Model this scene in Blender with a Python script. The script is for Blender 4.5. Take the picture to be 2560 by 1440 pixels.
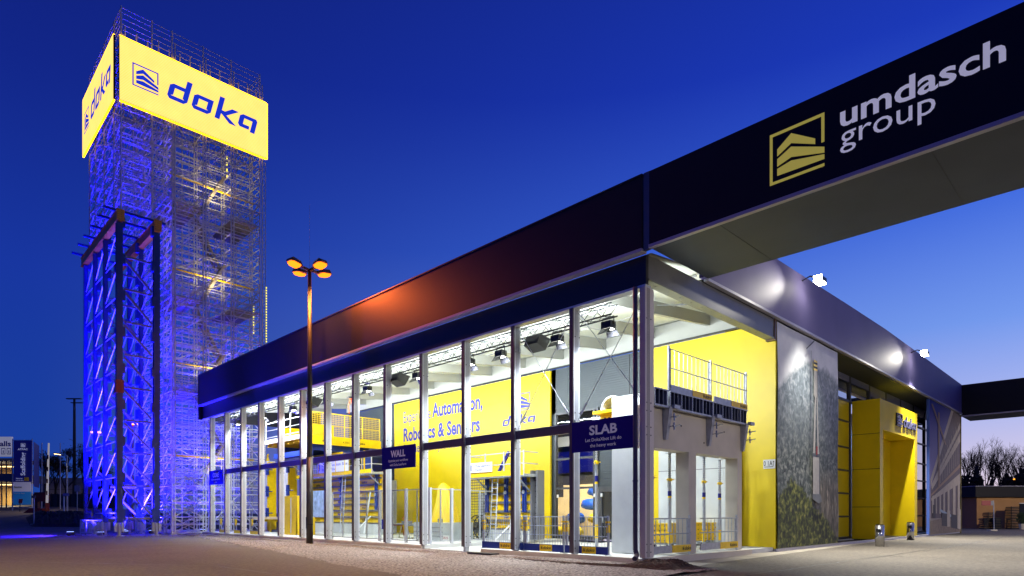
import bpy, math, random
from mathutils import Vector, Matrix
R = math.radians
rnd = random.Random(7)
for o in list(bpy.data.objects): bpy.data.objects.remove(o)
sc = bpy.context.scene
COL = sc.collection

# ------------------------------------------------------------------ camera
CX, CY, CZ = -16.44, -10.89, 1.6
YAW = 45.456
cam = bpy.data.cameras.new('camera'); cam.sensor_width = 36; cam.lens = 22.09
cam.shift_y = 0.2199; cam.clip_end = 4000; cam.clip_start = 0.1
co = bpy.data.objects.new('camera', cam); COL.objects.link(co)
co.location = (CX, CY, CZ); co.rotation_euler = (R(90), 0, R(YAW - 90))
sc.camera = co
FX, FY = math.cos(R(YAW)), math.sin(R(YAW))
def DT(d, t, z=0.0):            # ground point d metres ahead of the viewpoint, t to its right
    return Vector((CX + FX*d + FY*t, CY + FY*d - FX*t, z))

# ------------------------------------------------------------------ dusk sky
def lin(r, g, b):
    f = lambda c: (c/255/12.92) if c/255 <= .04045 else ((c/255+.055)/1.055)**2.4
    return (f(r), f(g), f(b), 1)
w = bpy.data.worlds.new('World'); sc.world = w; w.use_nodes = True
nt = w.node_tree; nt.nodes.clear()
def N(t, **k):
    n = nt.nodes.new(t)
    for a, v in k.items(): setattr(n, a, v)
    return n
def ramp(stops):
    n = N('ShaderNodeValToRGB'); e = n.color_ramp.elements
    n.color_ramp.interpolation = 'EASE' if len(stops) < 3 else 'B_SPLINE' if False else 'LINEAR'
    while len(e) < len(stops): e.new(0.5)
    for el, (p, c) in zip(e, stops): el.position = p; el.color = c
    return n
tc = N('ShaderNodeTexCoord'); sep = N('ShaderNodeSeparateXYZ')
nt.links.new(tc.outputs['Generated'], sep.inputs[0])
dot = N('ShaderNodeVectorMath', operation='DOT_PRODUCT')
nt.links.new(tc.outputs['Generated'], dot.inputs[0]); dot.inputs[1].default_value = (.98, -.20, 0)
mr = N('ShaderNodeMapRange'); mr.inputs['From Min'].default_value = -.08; mr.inputs['From Max'].default_value = .95
nt.links.new(dot.outputs['Value'], mr.inputs['Value'])
pw = N('ShaderNodeMath', operation='POWER'); pw.inputs[1].default_value = 1.45
nt.links.new(mr.outputs[0], pw.inputs[0])
dark = ramp([(0, lin(28,66,152)), (.12, lin(25,62,158)), (.30, lin(24,54,160)), (.5, lin(18,38,136)), (.75, lin(14,26,106)), (1, lin(8,16,70))])
brt = ramp([(0, lin(232,202,204)), (.05, lin(216,204,228)), (.13, lin(176,186,240)), (.24, lin(118,156,240)), (.38, lin(66,110,228)), (.55, lin(30,62,196)), (1, lin(12,28,120))])
nt.links.new(sep.outputs['Z'], dark.inputs[0]); nt.links.new(sep.outputs['Z'], brt.inputs[0])
mx = N('ShaderNodeMixRGB'); nt.links.new(pw.outputs[0], mx.inputs[0])
nt.links.new(dark.outputs[0], mx.inputs[1]); nt.links.new(brt.outputs[0], mx.inputs[2])
bg = N('ShaderNodeBackground'); bg.inputs[1].default_value = 1.0
nt.links.new(mx.outputs[0], bg.inputs[0])
wo = N('ShaderNodeOutputWorld'); nt.links.new(bg.outputs[0], wo.inputs[0])
vs = sc.view_settings; vs.view_transform = 'Standard'; vs.look = 'None'; vs.exposure = 0; vs.gamma = 1
sc.cycles.use_denoising = True
sc.cycles.max_bounces = 6; sc.cycles.diffuse_bounces = 3; sc.cycles.glossy_bounces = 3
sc.cycles.transparent_max_bounces = 12; sc.cycles.sample_clamp_indirect = 6
sc.cycles.caustics_reflective = False; sc.cycles.caustics_refractive = False

# light levels (W) of the lamps the place has
P_STAGE, P_SODIUM, P_BLUE, P_FLOOD = 1350, 1700, 42000, 23000

# ------------------------------------------------------------------ materials
MATS = {}
def mat(name, rgb, rough=.5, metal=0., noise=None, bump=None, emit=0., coat=0., spec=.5, coord='Object'):
    if name in MATS: return MATS[name]
    m = bpy.data.materials.new(name); m.use_nodes = True; MATS[name] = m
    t = m.node_tree; p = t.nodes['Principled BSDF']; c = lin(*rgb)
    p.inputs['Base Color'].default_value = c; p.inputs['Roughness'].default_value = rough
    p.inputs['Metallic'].default_value = metal; p.inputs['Specular IOR Level'].default_value = spec
    if coat: p.inputs['Coat Weight'].default_value = coat; p.inputs['Coat Roughness'].default_value = .15
    if emit: p.inputs['Emission Color'].default_value = c; p.inputs['Emission Strength'].default_value = emit
    tx = t.nodes.new('ShaderNodeTexCoord')
    if noise:
        n = t.nodes.new('ShaderNodeTexNoise'); n.inputs['Scale'].default_value = noise[0]; n.inputs['Detail'].default_value = 6
        t.links.new(tx.outputs[coord], n.inputs['Vector'])
        r = t.nodes.new('ShaderNodeValToRGB'); a = noise[1]
        r.color_ramp.elements[0].position = .3; r.color_ramp.elements[1].position = .72
        r.color_ramp.elements[0].color = tuple(x*(1-a) for x in c[:3])+(1,)
        r.color_ramp.elements[1].color = tuple(min(1, x*(1+a)) for x in c[:3])+(1,)
        t.links.new(n.outputs['Fac'], r.inputs[0]); t.links.new(r.outputs[0], p.inputs['Base Color'])
    if bump:
        n = t.nodes.new('ShaderNodeTexNoise'); n.inputs['Scale'].default_value = bump[0]; n.inputs['Detail'].default_value = 4
        t.links.new(tx.outputs[coord], n.inputs['Vector'])
        b = t.nodes.new('ShaderNodeBump'); b.inputs['Strength'].default_value = bump[1]; b.inputs['Distance'].default_value = .02
        t.links.new(n.outputs['Fac'], b.inputs['Height']); t.links.new(b.outputs[0], p.inputs['Normal'])
    return m
def emission(name, rgb, strength):
    if name in MATS: return MATS[name]
    m = bpy.data.materials.new(name); m.use_nodes = True; MATS[name] = m
    t = m.node_tree; t.nodes.clear()
    e = t.nodes.new('ShaderNodeEmission'); e.inputs[0].default_value = lin(*rgb); e.inputs[1].default_value = strength
    o = t.nodes.new('ShaderNodeOutputMaterial'); t.links.new(e.outputs[0], o.inputs[0])
    return m
def glassmat(name, tint, refl, rough=.02):
    m = bpy.data.materials.new(name); m.use_nodes = True
    t = m.node_tree; t.nodes.clear()
    a = t.nodes.new('ShaderNodeBsdfTransparent'); a.inputs[0].default_value = tint
    g = t.nodes.new('ShaderNodeBsdfGlossy'); g.inputs['Roughness'].default_value = rough
    lw = t.nodes.new('ShaderNodeLayerWeight'); lw.inputs[0].default_value = .5
    fr = t.nodes.new('ShaderNodeMath'); fr.operation = 'POWER'; fr.inputs[1].default_value = 5
    t.links.new(lw.outputs['Facing'], fr.inputs[0])
    ad = t.nodes.new('ShaderNodeMath'); ad.operation = 'ADD'; ad.use_clamp = True; ad.inputs[1].default_value = refl
    t.links.new(fr.outputs[0], ad.inputs[0])
    x = t.nodes.new('ShaderNodeMixShader'); t.links.new(ad.outputs[0], x.inputs[0])
    t.links.new(a.outputs[0], x.inputs[1]); t.links.new(g.outputs[0], x.inputs[2])
    o = t.nodes.new('ShaderNodeOutputMaterial'); t.links.new(x.outputs[0], o.inputs[0])
    return m
def ribbed(name, rgb, period, axis='Z', depth=.5, rough=.45, dark=.72):
    m = mat(name, rgb, rough); t = m.node_tree; p = t.nodes['Principled BSDF']
    tx = t.nodes.new('ShaderNodeTexCoord'); s = t.nodes.new('ShaderNodeSeparateXYZ')
    t.links.new(tx.outputs['Object'], s.inputs[0])
    mu = t.nodes.new('ShaderNodeMath'); mu.operation = 'DIVIDE'; mu.inputs[1].default_value = period
    t.links.new(s.outputs[axis], mu.inputs[0])
    fr = t.nodes.new('ShaderNodeMath'); fr.operation = 'PINGPONG'; fr.inputs[1].default_value = .5
    t.links.new(mu.outputs[0], fr.inputs[0])
    b = t.nodes.new('ShaderNodeBump'); b.inputs['Strength'].default_value = depth; b.inputs['Distance'].default_value = period*.4
    t.links.new(fr.outputs[0], b.inputs['Height']); t.links.new(b.outputs[0], p.inputs['Normal'])
    return m

YEL = mat('yellow_panel', (224,196,4), .42, noise=(1.3,.05))
YELD = mat('yellow_paint', (240,200,10), .4, noise=(6,.08))
YELF = mat('yellow_tarp', (222,184,8), .55, noise=(2,.06), bump=(5,.5))
YELT = mat('yellow_timber', (235,185,30), .5, noise=(4,.1))
BLUE = mat('blue_paint', (10,14,120), .45, noise=(3,.1))
BLUES = mat('blue_sign', (6,6,124), .6, spec=.15)
BLUEF = mat('blue_steel', (16,44,120), .45, noise=(4,.12))
INK = mat('blue_ink', (34,44,150), .5)
BLK = mat('black_ink', (18,18,22), .5)
DARK = mat('black_steel', (20,20,24), .45, noise=(8,.15))
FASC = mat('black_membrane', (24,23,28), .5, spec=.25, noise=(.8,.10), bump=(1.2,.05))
BAND = mat('black_trim', (24,22,30), .38, noise=(1.5,.1))
SOFF = mat('dark_soffit', (60,70,86), .6, noise=(.7,.12))
TRIM = mat('pale_trim', (178,176,190), .4)
ALU = mat('aluminium', (205,208,214), .34, .25, noise=(2.5,.05))
ALUD = mat('bronze_aluminium', (92,82,84), .4, .2, noise=(3,.06))
GALV = mat('galvanised_steel', (176,180,186), .38, .35, noise=(7,.14))
TUBE = mat('scaffold_tube', (205,204,206), .42, .0, noise=(3,.16))
CONC = mat('concrete', (205,196,178), .8, noise=(1.1,.10), bump=(9,.18))
CONCW = mat('pale_concrete', (196,200,200), .75, noise=(1.6,.07), bump=(10,.12))
CONCF = mat('floor_concrete', (196,197,194), .7, noise=(.9,.08))
WHITE = mat('white_paint', (225,226,224), .5)
MEMB = mat('white_membrane', (222,224,208), .6, noise=(.5,.03))
RAFT = mat('pale_rafter', (150,150,142), .5, noise=(1.2,.05))
WOOD = mat('pale_timber', (226,198,146), .6, noise=(1.5,.08))
STEELG = mat('grey_steel', (112,112,116), .42, .1, noise=(2,.08))
PANG = mat('grey_panel', (92,96,106), .45, .2, noise=(4,.1))
CORR = ribbed('corrugated_cladding', (46,54,60), .12, 'Z', .16)
BLIND = ribbed('blind_slats', (120,124,156), .11, 'Z', .8)
FRAME = mat('window_frame', (58,60,66), .4)
STST = mat('stainless_steel', (190,190,190), .22, .9)
REDP = mat('red_paint', (140,20,16), .5)
ORANGE = mat('orange_paint', (210,80,20), .5)
RUBBER = mat('black_rubber', (16,16,17), .6)
GLASS = glassmat('clear_glass', (.93,.95,.94,1), .03)
GLASSR = glassmat('reflective_glass', (.35,.40,.45,1), .62)
BARK = mat('dark_bark', (38,34,32), .9)
LEAF = mat('dry_leaf', (44,44,34), .9, noise=(2,.4))

# ------------------------------------------------------------------ mesh helpers
class MB:
    def __init__(s): s.v = []; s.f = []; s.m = []
    def add(s, vs, fs, mi=0):
        b = len(s.v); s.v += [tuple(v) for v in vs]
        for f in fs: s.f.append([i+b for i in f]); s.m.append(mi)
        return s
    def box(s, x0, x1, y0, y1, z0, z1, mi=0):
        vs = [(x0,y0,z0),(x1,y0,z0),(x1,y1,z0),(x0,y1,z0),(x0,y0,z1),(x1,y0,z1),(x1,y1,z1),(x0,y1,z1)]
        return s.add(vs, [(0,3,2,1),(4,5,6,7),(0,1,5,4),(1,2,6,5),(2,3,7,6),(3,0,4,7)], mi)
    def tube(s, p, q, r, n=6, r2=None, mi=0, caps=True):
        p, q = Vector(p), Vector(q); d = q-p
        if d.length < 1e-6: return s
        d.normalize(); a = Vector((0,0,1)) if abs(d.z) < .9 else Vector((1,0,0))
        u = d.cross(a).normalized(); w_ = d.cross(u); r2 = r if r2 is None else r2
        vs = []
        for c, rr in ((p, r), (q, r2)):
            for k in range(n):
                an = 2*math.pi*(k+.5)/n; vs.append(c+(u*math.cos(an)+w_*math.sin(an))*rr)
        fs = [(k, (k+1) % n, (k+1) % n+n, k+n) for k in range(n)]
        if caps: fs += [tuple(range(n-1, -1, -1)), tuple(range(n, 2*n))]
        return s.add(vs, fs, mi)
    def path(s, pts, r, n=6, mi=0):
        for a, b in zip(pts, pts[1:]): s.tube(a, b, r, n, mi=mi)
        return s
    def bar(s, p, q, w_, h_, up=(0,0,1), mi=0):
        p, q, up = Vector(p), Vector(q), Vector(up); d = (q-p).normalized()
        u = d.cross(up)
        if u.length < 1e-4: u = d.cross(Vector((1,0,0)))
        u.normalize(); n_ = u.cross(d).normalized(); vs = []
        for c in (p, q):
            for a, b in ((-1,-1),(1,-1),(1,1),(-1,1)): vs.append(c+u*(a*w_/2)+n_*(b*h_/2))
        return s.add(vs, [(0,1,2,3),(7,6,5,4),(0,4,5,1),(1,5,6,2),(2,6,7,3),(3,7,4,0)], mi)
    def plate(s, poly, o, u, v, dep, mi=0):
        o, u, v = Vector(o), Vector(u), Vector(v); n_ = u.cross(v).normalized(); k = len(poly)
        ar = sum(poly[i][0]*poly[(i+1) % k][1]-poly[(i+1) % k][0]*poly[i][1] for i in range(k))
        if ar < 0: poly = poly[::-1]
        vs = [o+u*a+v*b for a, b in poly]+[o+u*a+v*b+n_*dep for a, b in poly]
        fs = [tuple(range(k-1, -1, -1)), tuple(range(k, 2*k))]+[(i, (i+1) % k, (i+1) % k+k, i+k) for i in range(k)]
        return s.add(vs, fs, mi)
    def build(s, name, mats, parent=None, smooth=False):
        me = bpy.data.meshes.new(name)
        off = Vector((0,0,0))
        if parent is not None and not parent.get('_local'):
            r = parent
            while r.parent: r = r.parent
            if not r.get('_local'): off = r.location.copy()
        me.from_pydata([tuple(Vector(v)-off) for v in s.v], [], s.f)
        if not isinstance(mats, (list, tuple)): mats = [mats]
        for m in mats: me.materials.append(m)
        me.polygons.foreach_set('material_index', s.m)
        if smooth: me.polygons.foreach_set('use_smooth', [True]*len(me.polygons))
        me.update()
        o = bpy.data.objects.new(name, me); COL.objects.link(o)
        if parent is not None: o.parent = parent
        return o
def thing(name, label, cat, loc=(0,0,0), group=None, local=False):
    o = bpy.data.objects.new(name, None); COL.objects.link(o); o.empty_display_size = .1
    o.location = loc; o['label'] = label; o['category'] = cat
    if group: o['group'] = group
    if local: o['_local'] = 1
    return o
def tag(o, label, cat, group=None):
    o['label'] = label; o['category'] = cat
    if group: o['group'] = group
    return o
def struct(o): o['kind'] = 'structure'; return o
def dup(root, loc, rot=0., label=None):
    r = root.copy(); COL.objects.link(r); r.location = loc; r.rotation_euler = (0,0,rot)
    if label: r['label'] = label
    for ch in list(root.children):
        c = ch.copy(); COL.objects.link(c); c.parent = r
        for g in list(ch.children):
            d = g.copy(); COL.objects.link(d); d.parent = c
    return r
UL, VZ, UR = Vector((0,-1,0)), Vector((0,0,1)), Vector((1,0,0))   # picture-right on walls seen from -x; up; picture-right on walls seen from -y

_capcache = {}
def textmesh(s, bold):
    cu = bpy.data.curves.new('t', 'FONT'); cu.body = s; cu.size = 1; cu.offset = bold; cu.resolution_u = 3
    ob = bpy.data.objects.new('t', cu); COL.objects.link(ob)
    dg = bpy.context.evaluated_depsgraph_get(); dg.update()
    me = bpy.data.meshes.new_from_object(ob.evaluated_get(dg))
    vs = [tuple(v.co) for v in me.vertices]; fs = [tuple(p.vertices) for p in me.polygons]
    bpy.data.objects.remove(ob); bpy.data.curves.remove(cu); bpy.data.meshes.remove(me)
    return vs, fs
def text(mb, s, o, u, v, width=None, cap=1., bold=0., dep=.006, mi=0, align='L'):
    vs, fs = textmesh(s, bold)
    if bold not in _capcache:
        cv, _ = textmesh('H', bold); _capcache[bold] = max(y for x, y, z in cv)
    sy = cap/_capcache[bold]; x0 = min(a[0] for a in vs); x1 = max(a[0] for a in vs)
    sx = sy if width is None else width/(x1-x0)
    W_ = (x1-x0)*sx; sh = {'L': 0, 'C': -W_/2, 'R': -W_}[align]
    o, u, v = Vector(o), Vector(u), Vector(v); n_ = u.cross(v).normalized()
    mb.add([o+u*((a-x0)*sx+sh)+v*(b*sy)+n_*dep for a, b, c in vs], fs, mi)
    return W_
MARK = [[(.143,.665),(.407,.871),(.839,.579),(.839,.476),(.407,.68),(.143,.53)],
        [(.143,.474),(.407,.61),(1,.356),(1,.247),(.407,.41),(.143,.328)],
        [(.143,.283),(.407,.341),(1,.218),(1,.131),(.143,.148)],
        [(0,0),(.052,0),(.052,1),(0,1)], [(.052,.945),(1,.945),(1,1),(.052,1)],
        [(.948,.454),(1,.454),(1,.945),(.948,.945)], [(.052,0),(1,0),(1,.052),(.052,.052)]]
def mark(mb, o, u, v, sx, sy, dep=.006, mi=0, pro=0.):
    u, v = Vector(u), Vector(v); n_ = u.cross(v).normalized(); o = Vector(o)+n_*pro
    for p in MARK: mb.plate([(a*sx, b*sy) for a, b in p], o, u, v, dep, mi)
def word(mb, o, u, v, W_, H_, dep=.006, mi=0, pro=0., slant=.18):
    """wide italic lower-case wordmark; H_ is the x-height"""
    u, v = Vector(u), Vector(v); n_ = u.cross(v).normalized(); o = Vector(o)+n_*pro
    s = W_/5.35; t = .30
    def q(poly, x): mb.plate([((x+a+slant*b*1.3)*s, b*H_) for a, b in poly], o, u, v, dep, mi)
    def ring(x, wd=1.12):
        q([(.16,0),(wd-.18,0),(wd-.18,t*.8),(.16,t*.8)], x)
        q([(0,.18),(.16,0),(.16,t*.8),(t,t),(t,1-t*.8),(.18,1),(0,.86)], x)
        q([(.18,1),(t,1-t*.8),(wd-t,1-t*.8),(wd,1)], x)
        q([(wd-t,t),(wd-.18,t*.8),(wd-.18,0),(wd,.18),(wd,1),(wd-t,1-t*.8)], x)
    ring(0); q([(1.12-t,1),(1.12,1),(1.12,1.5),(1.12-t,1.5)], 0)
    ring(1.36)
    x = 2.74; q([(0,0),(t,0),(t,1.5),(0,1.5)], x)
    q([(t,.42),(.62,.42),(1.28,1),(.86,1),(.5,.66),(t,.66)], x); q([(.34,.42),(.90,0),(1.34,0),(.66,.42)], x)
    x = 4.12; wd = 1.12
    q([(.14,.12),(wd-.40,.12),(wd-.40,.12+t*.8),(t,.12+t*.8),(t,1-t*.8),(.18,1),(0,.86),(0,.28)], x)
    q([(.18,1),(t,1-t*.8),(wd-t,1-t*.8),(wd-.1,1)], x)
    q([(wd-t,0),(wd,0),(wd,.86),(wd-.1,1),(wd-t,1-t*.8)], x)

def spot(parent, loc, target, power, color, angle=120, blend=.8, size=.15, name='light'):
    l = bpy.data.lights.new(name, 'SPOT'); l.energy = power; l.color = color; l.spot_size = R(angle); l.spot_blend = blend
    l.shadow_soft_size = size
    o = bpy.data.objects.new(name, l); COL.objects.link(o)
    d = Vector(target)-Vector(loc)
    base = Vector((0,0,0))
    if parent is not None: base = parent.location; o.parent = parent
    o.location = Vector(loc)-Vector(base); o.rotation_euler = d.to_track_quat('-Z', 'Y').to_euler()
    return o

# ------------------------------------------------------------------ ground
def sstep(a, b, x): x = min(1, max(0, (x-a)/(b-a))); return x*x*(3-2*x)
def gz(x, y):
    d = (x-CX)*FX+(y-CY)*FY; t = (x-CX)*FY-(y-CY)*FX
    if d < 50: return 0.
    return max(0, min(d, 220)-52)*.055*sstep(-.60, -.70, t/d)
ax = [-3000,-1500,-700,-350,-180,-110]+[-80+4*i for i in range(58)]+[170,220,320,500,900,1600,3000]
g = MB(); n = len(ax)
g.v = [(x, y, gz(x, y)) for y in ax for x in ax]
g.f = [(i+j*n, i+1+j*n, i+1+(j+1)*n, i+(j+1)*n) for j in range(n-1) for i in range(n-1)]; g.m = [0]*len(g.f)
asph = mat('asphalt', (98,91,80), .82, noise=(.35,.16), bump=(28,.35))
struct(g.build('ground', asph))
# speckle of the stone in the asphalt and slow patchiness
t_ = asph.node_tree; p_ = t_.nodes['Principled BSDF']
src = p_.inputs['Base Color'].links[0].from_socket
vn = t_.nodes.new('ShaderNodeTexNoise'); vn.inputs['Scale'].default_value = 7; vn.inputs['Detail'].default_value = 12; vn.inputs['Roughness'].default_value = .78
tx_ = [k for k in t_.nodes if k.type == 'TEX_COORD'][0]; t_.links.new(tx_.outputs['Object'], vn.inputs['Vector'])
vr = t_.nodes.new('ShaderNodeValToRGB'); vr.color_ramp.elements[0].color = (.35,.35,.35,1); vr.color_ramp.elements[1].color = (1.65,1.65,1.65,1)
vr.color_ramp.elements[0].position = .35; vr.color_ramp.elements[1].position = .68
t_.links.new(vn.outputs['Fac'], vr.inputs[0])
mm = t_.nodes.new('ShaderNodeMixRGB'); mm.blend_type = 'MULTIPLY'; mm.inputs[0].default_value = 1
t_.links.new(src, mm.inputs[1]); t_.links.new(vr.outputs[0], mm.inputs[2]); t_.links.new(mm.outputs[0], p_.inputs['Base Color'])

# gravel strip along the long side
grav = mat('gravel', (134,128,122), .9, noise=(15,.85), bump=(30,.9))
g = MB(); st = .14
def xb(y):
    pts = [(-2.5,-8.4),(2.7,-7.1),(8,-6.4),(13.8,-5.3),(24,-3.6),(36.3,-1.6),(40,-1.2)]
    for (a, xa), (b, xb_) in zip(pts, pts[1:]):
        if a <= y <= b: return xa+(xb_-xa)*(y-a)/(b-a)
    return pts[0][1] if y < a else pts[-1][1]
nx, ny = 64, 290; rg = random.Random(3)
def gx(i, y): return xb(y)+(0.15-xb(y))*(i/(nx-1))
rows = []
for j in range(ny):
    y = -2.4+(42.4)*j/(ny-1); e = rg.uniform(-.12,.12)
    for i in range(nx):
        x = gx(i, y)+(e if i == 0 else 0); edge = min(1, i/4)
        z = .006+edge*(.022+rg.uniform(0,.03)+.02*math.sin(x*1.7+y*.6))
        tr = abs(x-(-1.15+.25*math.sin(y*.35)))
        if tr < .35: z -= .03*(1-tr/.35)*edge
        if 0 <= y < .5 and x > -.6: z += .03
        rows.append((x, y, max(.005, z)))
g.v = rows; g.f = [(i+j*nx, i+1+j*nx, i+1+(j+1)*nx, i+(j+1)*nx) for j in range(ny-1) for i in range(nx-1)]; g.m = [0]*len(g.f)
o = g.build('gravel', grav); o['kind'] = 'stuff'
# dark soil at the corner and a low ridge along the gravel
soil = mat('dark_soil', (58,46,38), .95, noise=(9,.5), bump=(20,.8))
g = MB(); nx, ny = 44, 110
for j in range(ny):
    s_ = j/(ny-1); y = -2.1+8.5*s_; cxx = -.25-1.0*sstep(.12,.5,s_); wd = .95-.72*sstep(.1,.4,s_)
    for i in range(nx):
        q_ = i/(nx-1)*2-1; x = cxx+q_*wd
        pk = max(0, 1-q_*q_); hh = (.17*math.exp(-((y+.55)/.55)**2)+.16*math.exp(-((y+1.3)/.4)**2)*(1 if q_ < .2 else .5)+.035)*pk**1.3*min(1, s_*14, (1-s_)*10)
        g.v.append((x, y, .004+hh*(1+rg.uniform(-.22,.22))+.012*pk))
g.f = [(i+j*nx, i+1+j*nx, i+1+(j+1)*nx, i+(j+1)*nx) for j in range(ny-1) for i in range(nx-1)]; g.m = [0]*len(g.f)
o = g.build('soil', soil); o['kind'] = 'stuff'
# pale concrete apron before the short side
g = MB(); g.add([(-1.2,-1.9,.004),(1.8,-1.12,.004),(8.45,-.85,.004),(16.5,-.5,.004),(24,-.12,.004),(24,.0,.004),(9.6,.3,.004),(-.6,.3,.004)], [tuple(range(8))])
struct(g.build('apron', mat('apron_concrete', (150,142,128), .85, noise=(.8,.16), bump=(14,.3))))
# a lighter joint line and tyre-darkened patch in the asphalt of the yard
g = MB(); g.add([(-17,-4.5,.004),(-15.7,-5.6,.004),(-15.5,-5.35,.004),(-16.8,-4.2,.004)], [(0,1,2,3)])
struct(g.build('road_marking', mat('pale_patch', (120,98,60), .85, noise=(3,.2))))

rq = random.Random(21)
def seam(pts, wd):
    g = MB(); vs = []
    for (x, y) in pts: vs.append((x, y))
    for (xa, ya), (xb2, yb) in zip(vs, vs[1:]):
        L_ = math.hypot(xb2-xa, yb-ya); n_ = max(2, int(L_/.4)); nxv, nyv = -(yb-ya)/L_, (xb2-xa)/L_; row = []
        for k in range(n_+1):
            f_ = k/n_; c = (xa+(xb2-xa)*f_+rq.gauss(0,.03), ya+(yb-ya)*f_+rq.gauss(0,.03)); h_ = wd*rq.uniform(.5,1.2)/2
            row.append((c[0]+nxv*h_, c[1]+nyv*h_, .004)); row.append((c[0]-nxv*h_, c[1]-nyv*h_, .004))
        g.add(row, [(2*k+1, 2*k+3, 2*k+2, 2*k) for k in range(n_)])
    return g
TAR = mat('tar', (34,33,33), .45)
for pts in ([(-30,30),(-14,16),(-9.5,9),(-9,-1)], [(-15,-3),(0,-3.6),(18,-4.2),(44,-4.0)], [(9,-16),(10,-4.0)], [(26,-16),(26.5,-4.2)], [(-24,34),(-9,20.5)]):
    struct(seam(pts, .07).build('tar_seam', TAR))
# interior floor, sill and plinths
g = MB(); g.box(.12, 9.64, 11.4, 39.0, .0, .2); g.box(.12, 9.64, 7.6, 11.4, .0, .06); g.box(.12, 9.64, .12, 7.6, 0, .18)
struct(g.build('floor', CONCF))
g = MB(); g.box(-.02, .12, .32, 7.55, .0, .2); g.box(.12, 7.2, -.1, .12, 0, .2)
tag(g.build('concrete_plinth', CONC), 'pale concrete plinth kerb wrapping the open corner under the blue fence', 'plinth')
g = MB(); g.box(.02, .12, 11.5, 38.9, .0, .17)
tag(g.build('concrete_sill', CONC), 'long low concrete sill under the far aluminium columns', 'plinth')
g = MB(); g.box(-.75, -.28, 6.2, 7.5, .05, .10)
tag(g.build('cover_plate', DARK), 'flat dark cover plate lying on the gravel by the plinth', 'cover plate')

# ------------------------------------------------------------------ pavilion
B = thing('exhibition_pavilion', 'long glass fronted exhibition hall with black fascia, white columns and yellow entrance', 'building')
YC = [.2+2.86*k for k in range(14)]
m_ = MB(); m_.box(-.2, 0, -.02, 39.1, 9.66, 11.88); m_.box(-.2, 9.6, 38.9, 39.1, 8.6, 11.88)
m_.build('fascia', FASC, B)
m_ = MB(); m_.box(-.26, .02, -.05, 39.12, 9.56, 9.656); m_.build('ledge_trim', TRIM, B)
m_ = MB(); m_.box(.06, .2, -.0, 39.0, 8.66, 9.555); m_.build('lower_band', BAND, B)
m_ = MB(); m_.box(.03, .36, .0, 39.0, 8.58, 8.655)
for k in range(26): m_.box(.06, .09, .8+1.45*k, .83+1.45*k, 8.565, 8.58)
m_.build('eaves_rail', ALU, B)
m_ = MB(); m_.box(-.23, -.0, -.05, 39.1, 11.88, 11.93); m_.build('parapet_cap', DARK, B)
for k, y in enumerate(YC):
    m_ = MB(); h0 = .24 if k != 0 else .22
    if k == 0: m_.box(.02, .5, -.0, .2, h0, 8.58)
    else: m_.box(.0, .045, y-.2, y-.035, h0, 8.58, 1); m_.box(.045, .36, y-.2, y-.035, h0, 8.58, 0)
    yy = -.0 if k == 0 else y-.2
    xs_ = (.26,) if k else (.2, .3, .4)
    for x in (.13, .19, .25): m_.box(x, x+.012, yy-.006, yy-.0005, h0+.02, 8.56, 2)
    for z in [h0+.15, h0+.4, 4.0, 4.25, 4.75, 5.0, 7.6]:
        for x in (.09, .31): m_.box(x, x+.035, yy-.014, yy-.0005, z, z+.035, 2)
    c = m_.build('column', [ALU if k else mat('column_aluminium', (216,206,196), .45, .0), ALUD, mat('groove_dark', (70,72,78), .5)], B)
    f_ = MB(); f_.box(.1, .3, y-.17, y-.03, .02, h0); f_.box(-.1, .38, y-.24, y+.04, .0, .035); f_.build('base_plate', GALV, c)
    if 0 < k < 13 and k not in (): 
        f_ = MB(); f_.box(.05, .2, y-.24, y-.205, 4.28, 4.72); f_.tube((.12, y-.25, 4.75), (.12, y-.2, 4.75), .06, 8); f_.build('bracket', GALV, c)
for k in range(13):
    if k in (0, 4, 12): continue
    m_ = MB(); m_.box(.06, .15, YC[k]+.01, YC[k+1]-.21, 4.34, 4.64)
    m_.build('mid_rail', ALUD, B)
    m_ = MB(); m_.box(.05, .16, YC[k]+.01, YC[k+1]-.21, 4.642, 4.662); m_.build('rail_cap', ALU, B)
for k in (0, 1):
    y0, y1 = YC[k], YC[k+1]-.2
    for (a, b) in (((.2, y0+.02, 8.4), (.2, y1, 4.7)), ((.22, y1, 8.5), (.22, y0+.02, 5.1 if k == 0 else 4.8))):
        m_ = MB(); m_.tube(a, b, .014, 6); A_, B_ = Vector(a), Vector(b)
        c_ = A_.lerp(B_, .88); m_.tube(c_-(B_-A_).normalized()*.22, c_+(B_-A_).normalized()*.22, .035, 6)
        m_.build('brace_rod', GALV, B)
m_ = MB(); m_.path([(-.07,.30,8.6),(-.07,.30,.45),(-.07,.24,.32),(-.30,.12,.24),(-.46,.06,.22)], .075, 10)
for z in (2.6, 5.2, 7.6): m_.tube((-.07,.30,z-.03), (-.07,.30,z+.03), .088, 10)
m_.build('downpipe', mat('pipe_grey', (72,66,86), .3, .3), B)
m_ = MB(); m_.box(-.16, -.05, -.28, -.06, 9.6, 11.95); m_.build('corner_post', mat('corner_grey', (96,96,110), .35, .4), B)
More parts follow.
